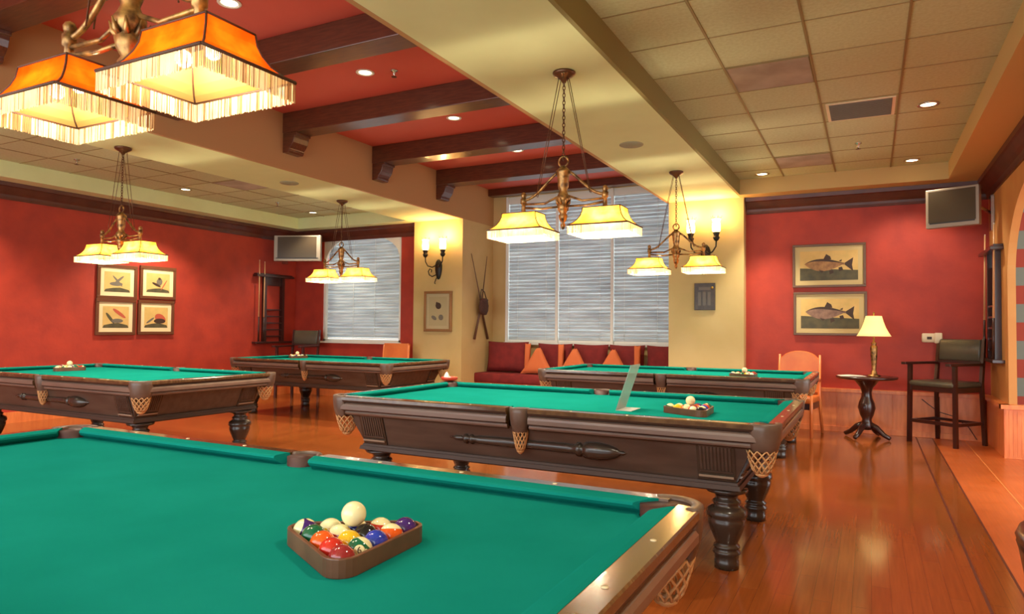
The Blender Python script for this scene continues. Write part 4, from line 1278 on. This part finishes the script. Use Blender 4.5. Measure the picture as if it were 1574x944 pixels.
downlight(-8.86, 6.68, HT, 0, 'small white downlight in the left tile ceiling before the long red wall', E_DOWN * 2.2)
downlight(-8.86, 4.0, HT, 0, 'downlight in the left tile ceiling behind the orange lamp', E_DOWN * 2.0)
downlight(-8.6, 9.0, HT, 0, 'downlight in the left tile ceiling in the far corner', E_DOWN * .8)
for x, y in ((.46, 4.6), (.46, 2.0), (-4.23, 1.0)):  # added fill spots out of frame, without fittings, to lift the ambient
    light('SPOT', 'downlight_or_fill_beam', (x, y, (HT if x > 0 else HR) - .03), E_DOWN, WARM, None, .05, (0, 0, 0), math.radians(110), .6)
for x, y in ((-8.86, 1.8),):  # one more added fill spot, unseen, over the left tray
    light('SPOT', 'downlight_or_fill_beam', (x, y, HT - .03), E_DOWN, WARM, None, .05, (0, 0, 0), math.radians(110), .6)
downlight(1.65, 6.55, 3.05, 1, 'downlight in the room beyond the arch', 150, 46)
def disc_thing(name, x, y, z, r, m_, label, cat, grp=None):
    e = empty(name, (x, y, z), 0, label, cat, grp)
    MB().lathe([(r, 0), (r, -.006), (r * .93, -.010)], (0, 0, 0), 28).build('rim', m_, e)
    MB().lathe([(r * .92, -.009), (1e-6, -.011)], (0, 0, 0), 28).build('grille', SPKM, e)
disc_thing('ceiling_speaker', -2.03, 6.37, HS, .115, SPKM, 'round speaker grille in the right soffit between two chandeliers', 'speaker', 'ceiling speakers')
disc_thing('ceiling_speaker', -6.40, 6.28, HS, .115, SPKM, 'round speaker grille in the left soffit near the far left chandelier', 'speaker', 'ceiling speakers')
def sprinkler(x, y, z, label):
    e = empty('fire_sprinkler', (x, y, z), 0, label, 'sprinkler', 'fire sprinklers')
    MB().lathe([(.035, 0), (.033, -.008), (.012, -.012), (.011, -.04), (.006, -.045), (.006, -.06)], (0, 0, 0), 16).build('body', CHROME, e)
    MB().lathe([(.004, -.06), (.026, -.062), (.026, -.065), (1e-6, -.067)], (0, 0, 0), 16).build('deflector', IRONB, e)
sprinkler(-3.95, 5.16, HR, 'chrome fire sprinkler in the red bay beside the lit downlight')
sprinkler(-.10, 8.05, HT, 'fire sprinkler in the right tile ceiling beyond the grey vent')
sprinkler(-8.46, 4.89, HT, 'fire sprinkler in the left tile ceiling close to the orange lamp')
sprinkler(-8.42, 8.02, HT, 'fire sprinkler in the left tile ceiling farther back')
v = empty('air_vent', (-.065, 6.81, HT), 0, 'dark grey rectangular air vent in the right tile ceiling', 'vent')
MB().box(-.27, .27, -.27, .27, -.010, -.002).build('frame', IVORY, v)
q = MB().box(-.245, .245, -.245, .245, -.013, -.010)
for i in range(16): q.box(-.24, .24, -.235 + i * .03, -.225 + i * .03, -.017, -.013)
q.build('grille', VENTM, v)
for x, y, lb in ((-.67, 5.6, 'unlit grey-lilac light panel in the right tile ceiling, larger and nearer'), (-.67, 8.62, 'unlit grey-lilac light panel in the right tile ceiling, at the far end'),
                 (-7.8, 6.8, 'unlit light panel in the left tile ceiling near the speaker'), (-7.2, 5.3, 'unlit light panel in the left tile ceiling above the left lamp')):
    e = empty('ceiling_light_panel', (x, y, HT), 0, lb, 'ceiling light', 'unlit ceiling light panels')
    MB().box(-.285, .285, -.285, .285, -.006, -.001).build('diffuser', PANELM, e)
    MB().box(-.29, -.285, -.29, .29, -.009, -.001).box(.285, .29, -.29, .29, -.009, -.001).box(-.285, .285, -.29, -.285, -.009, -.001).box(-.285, .285, .285, .29, -.009, -.001).build('frame', TBAR, e)
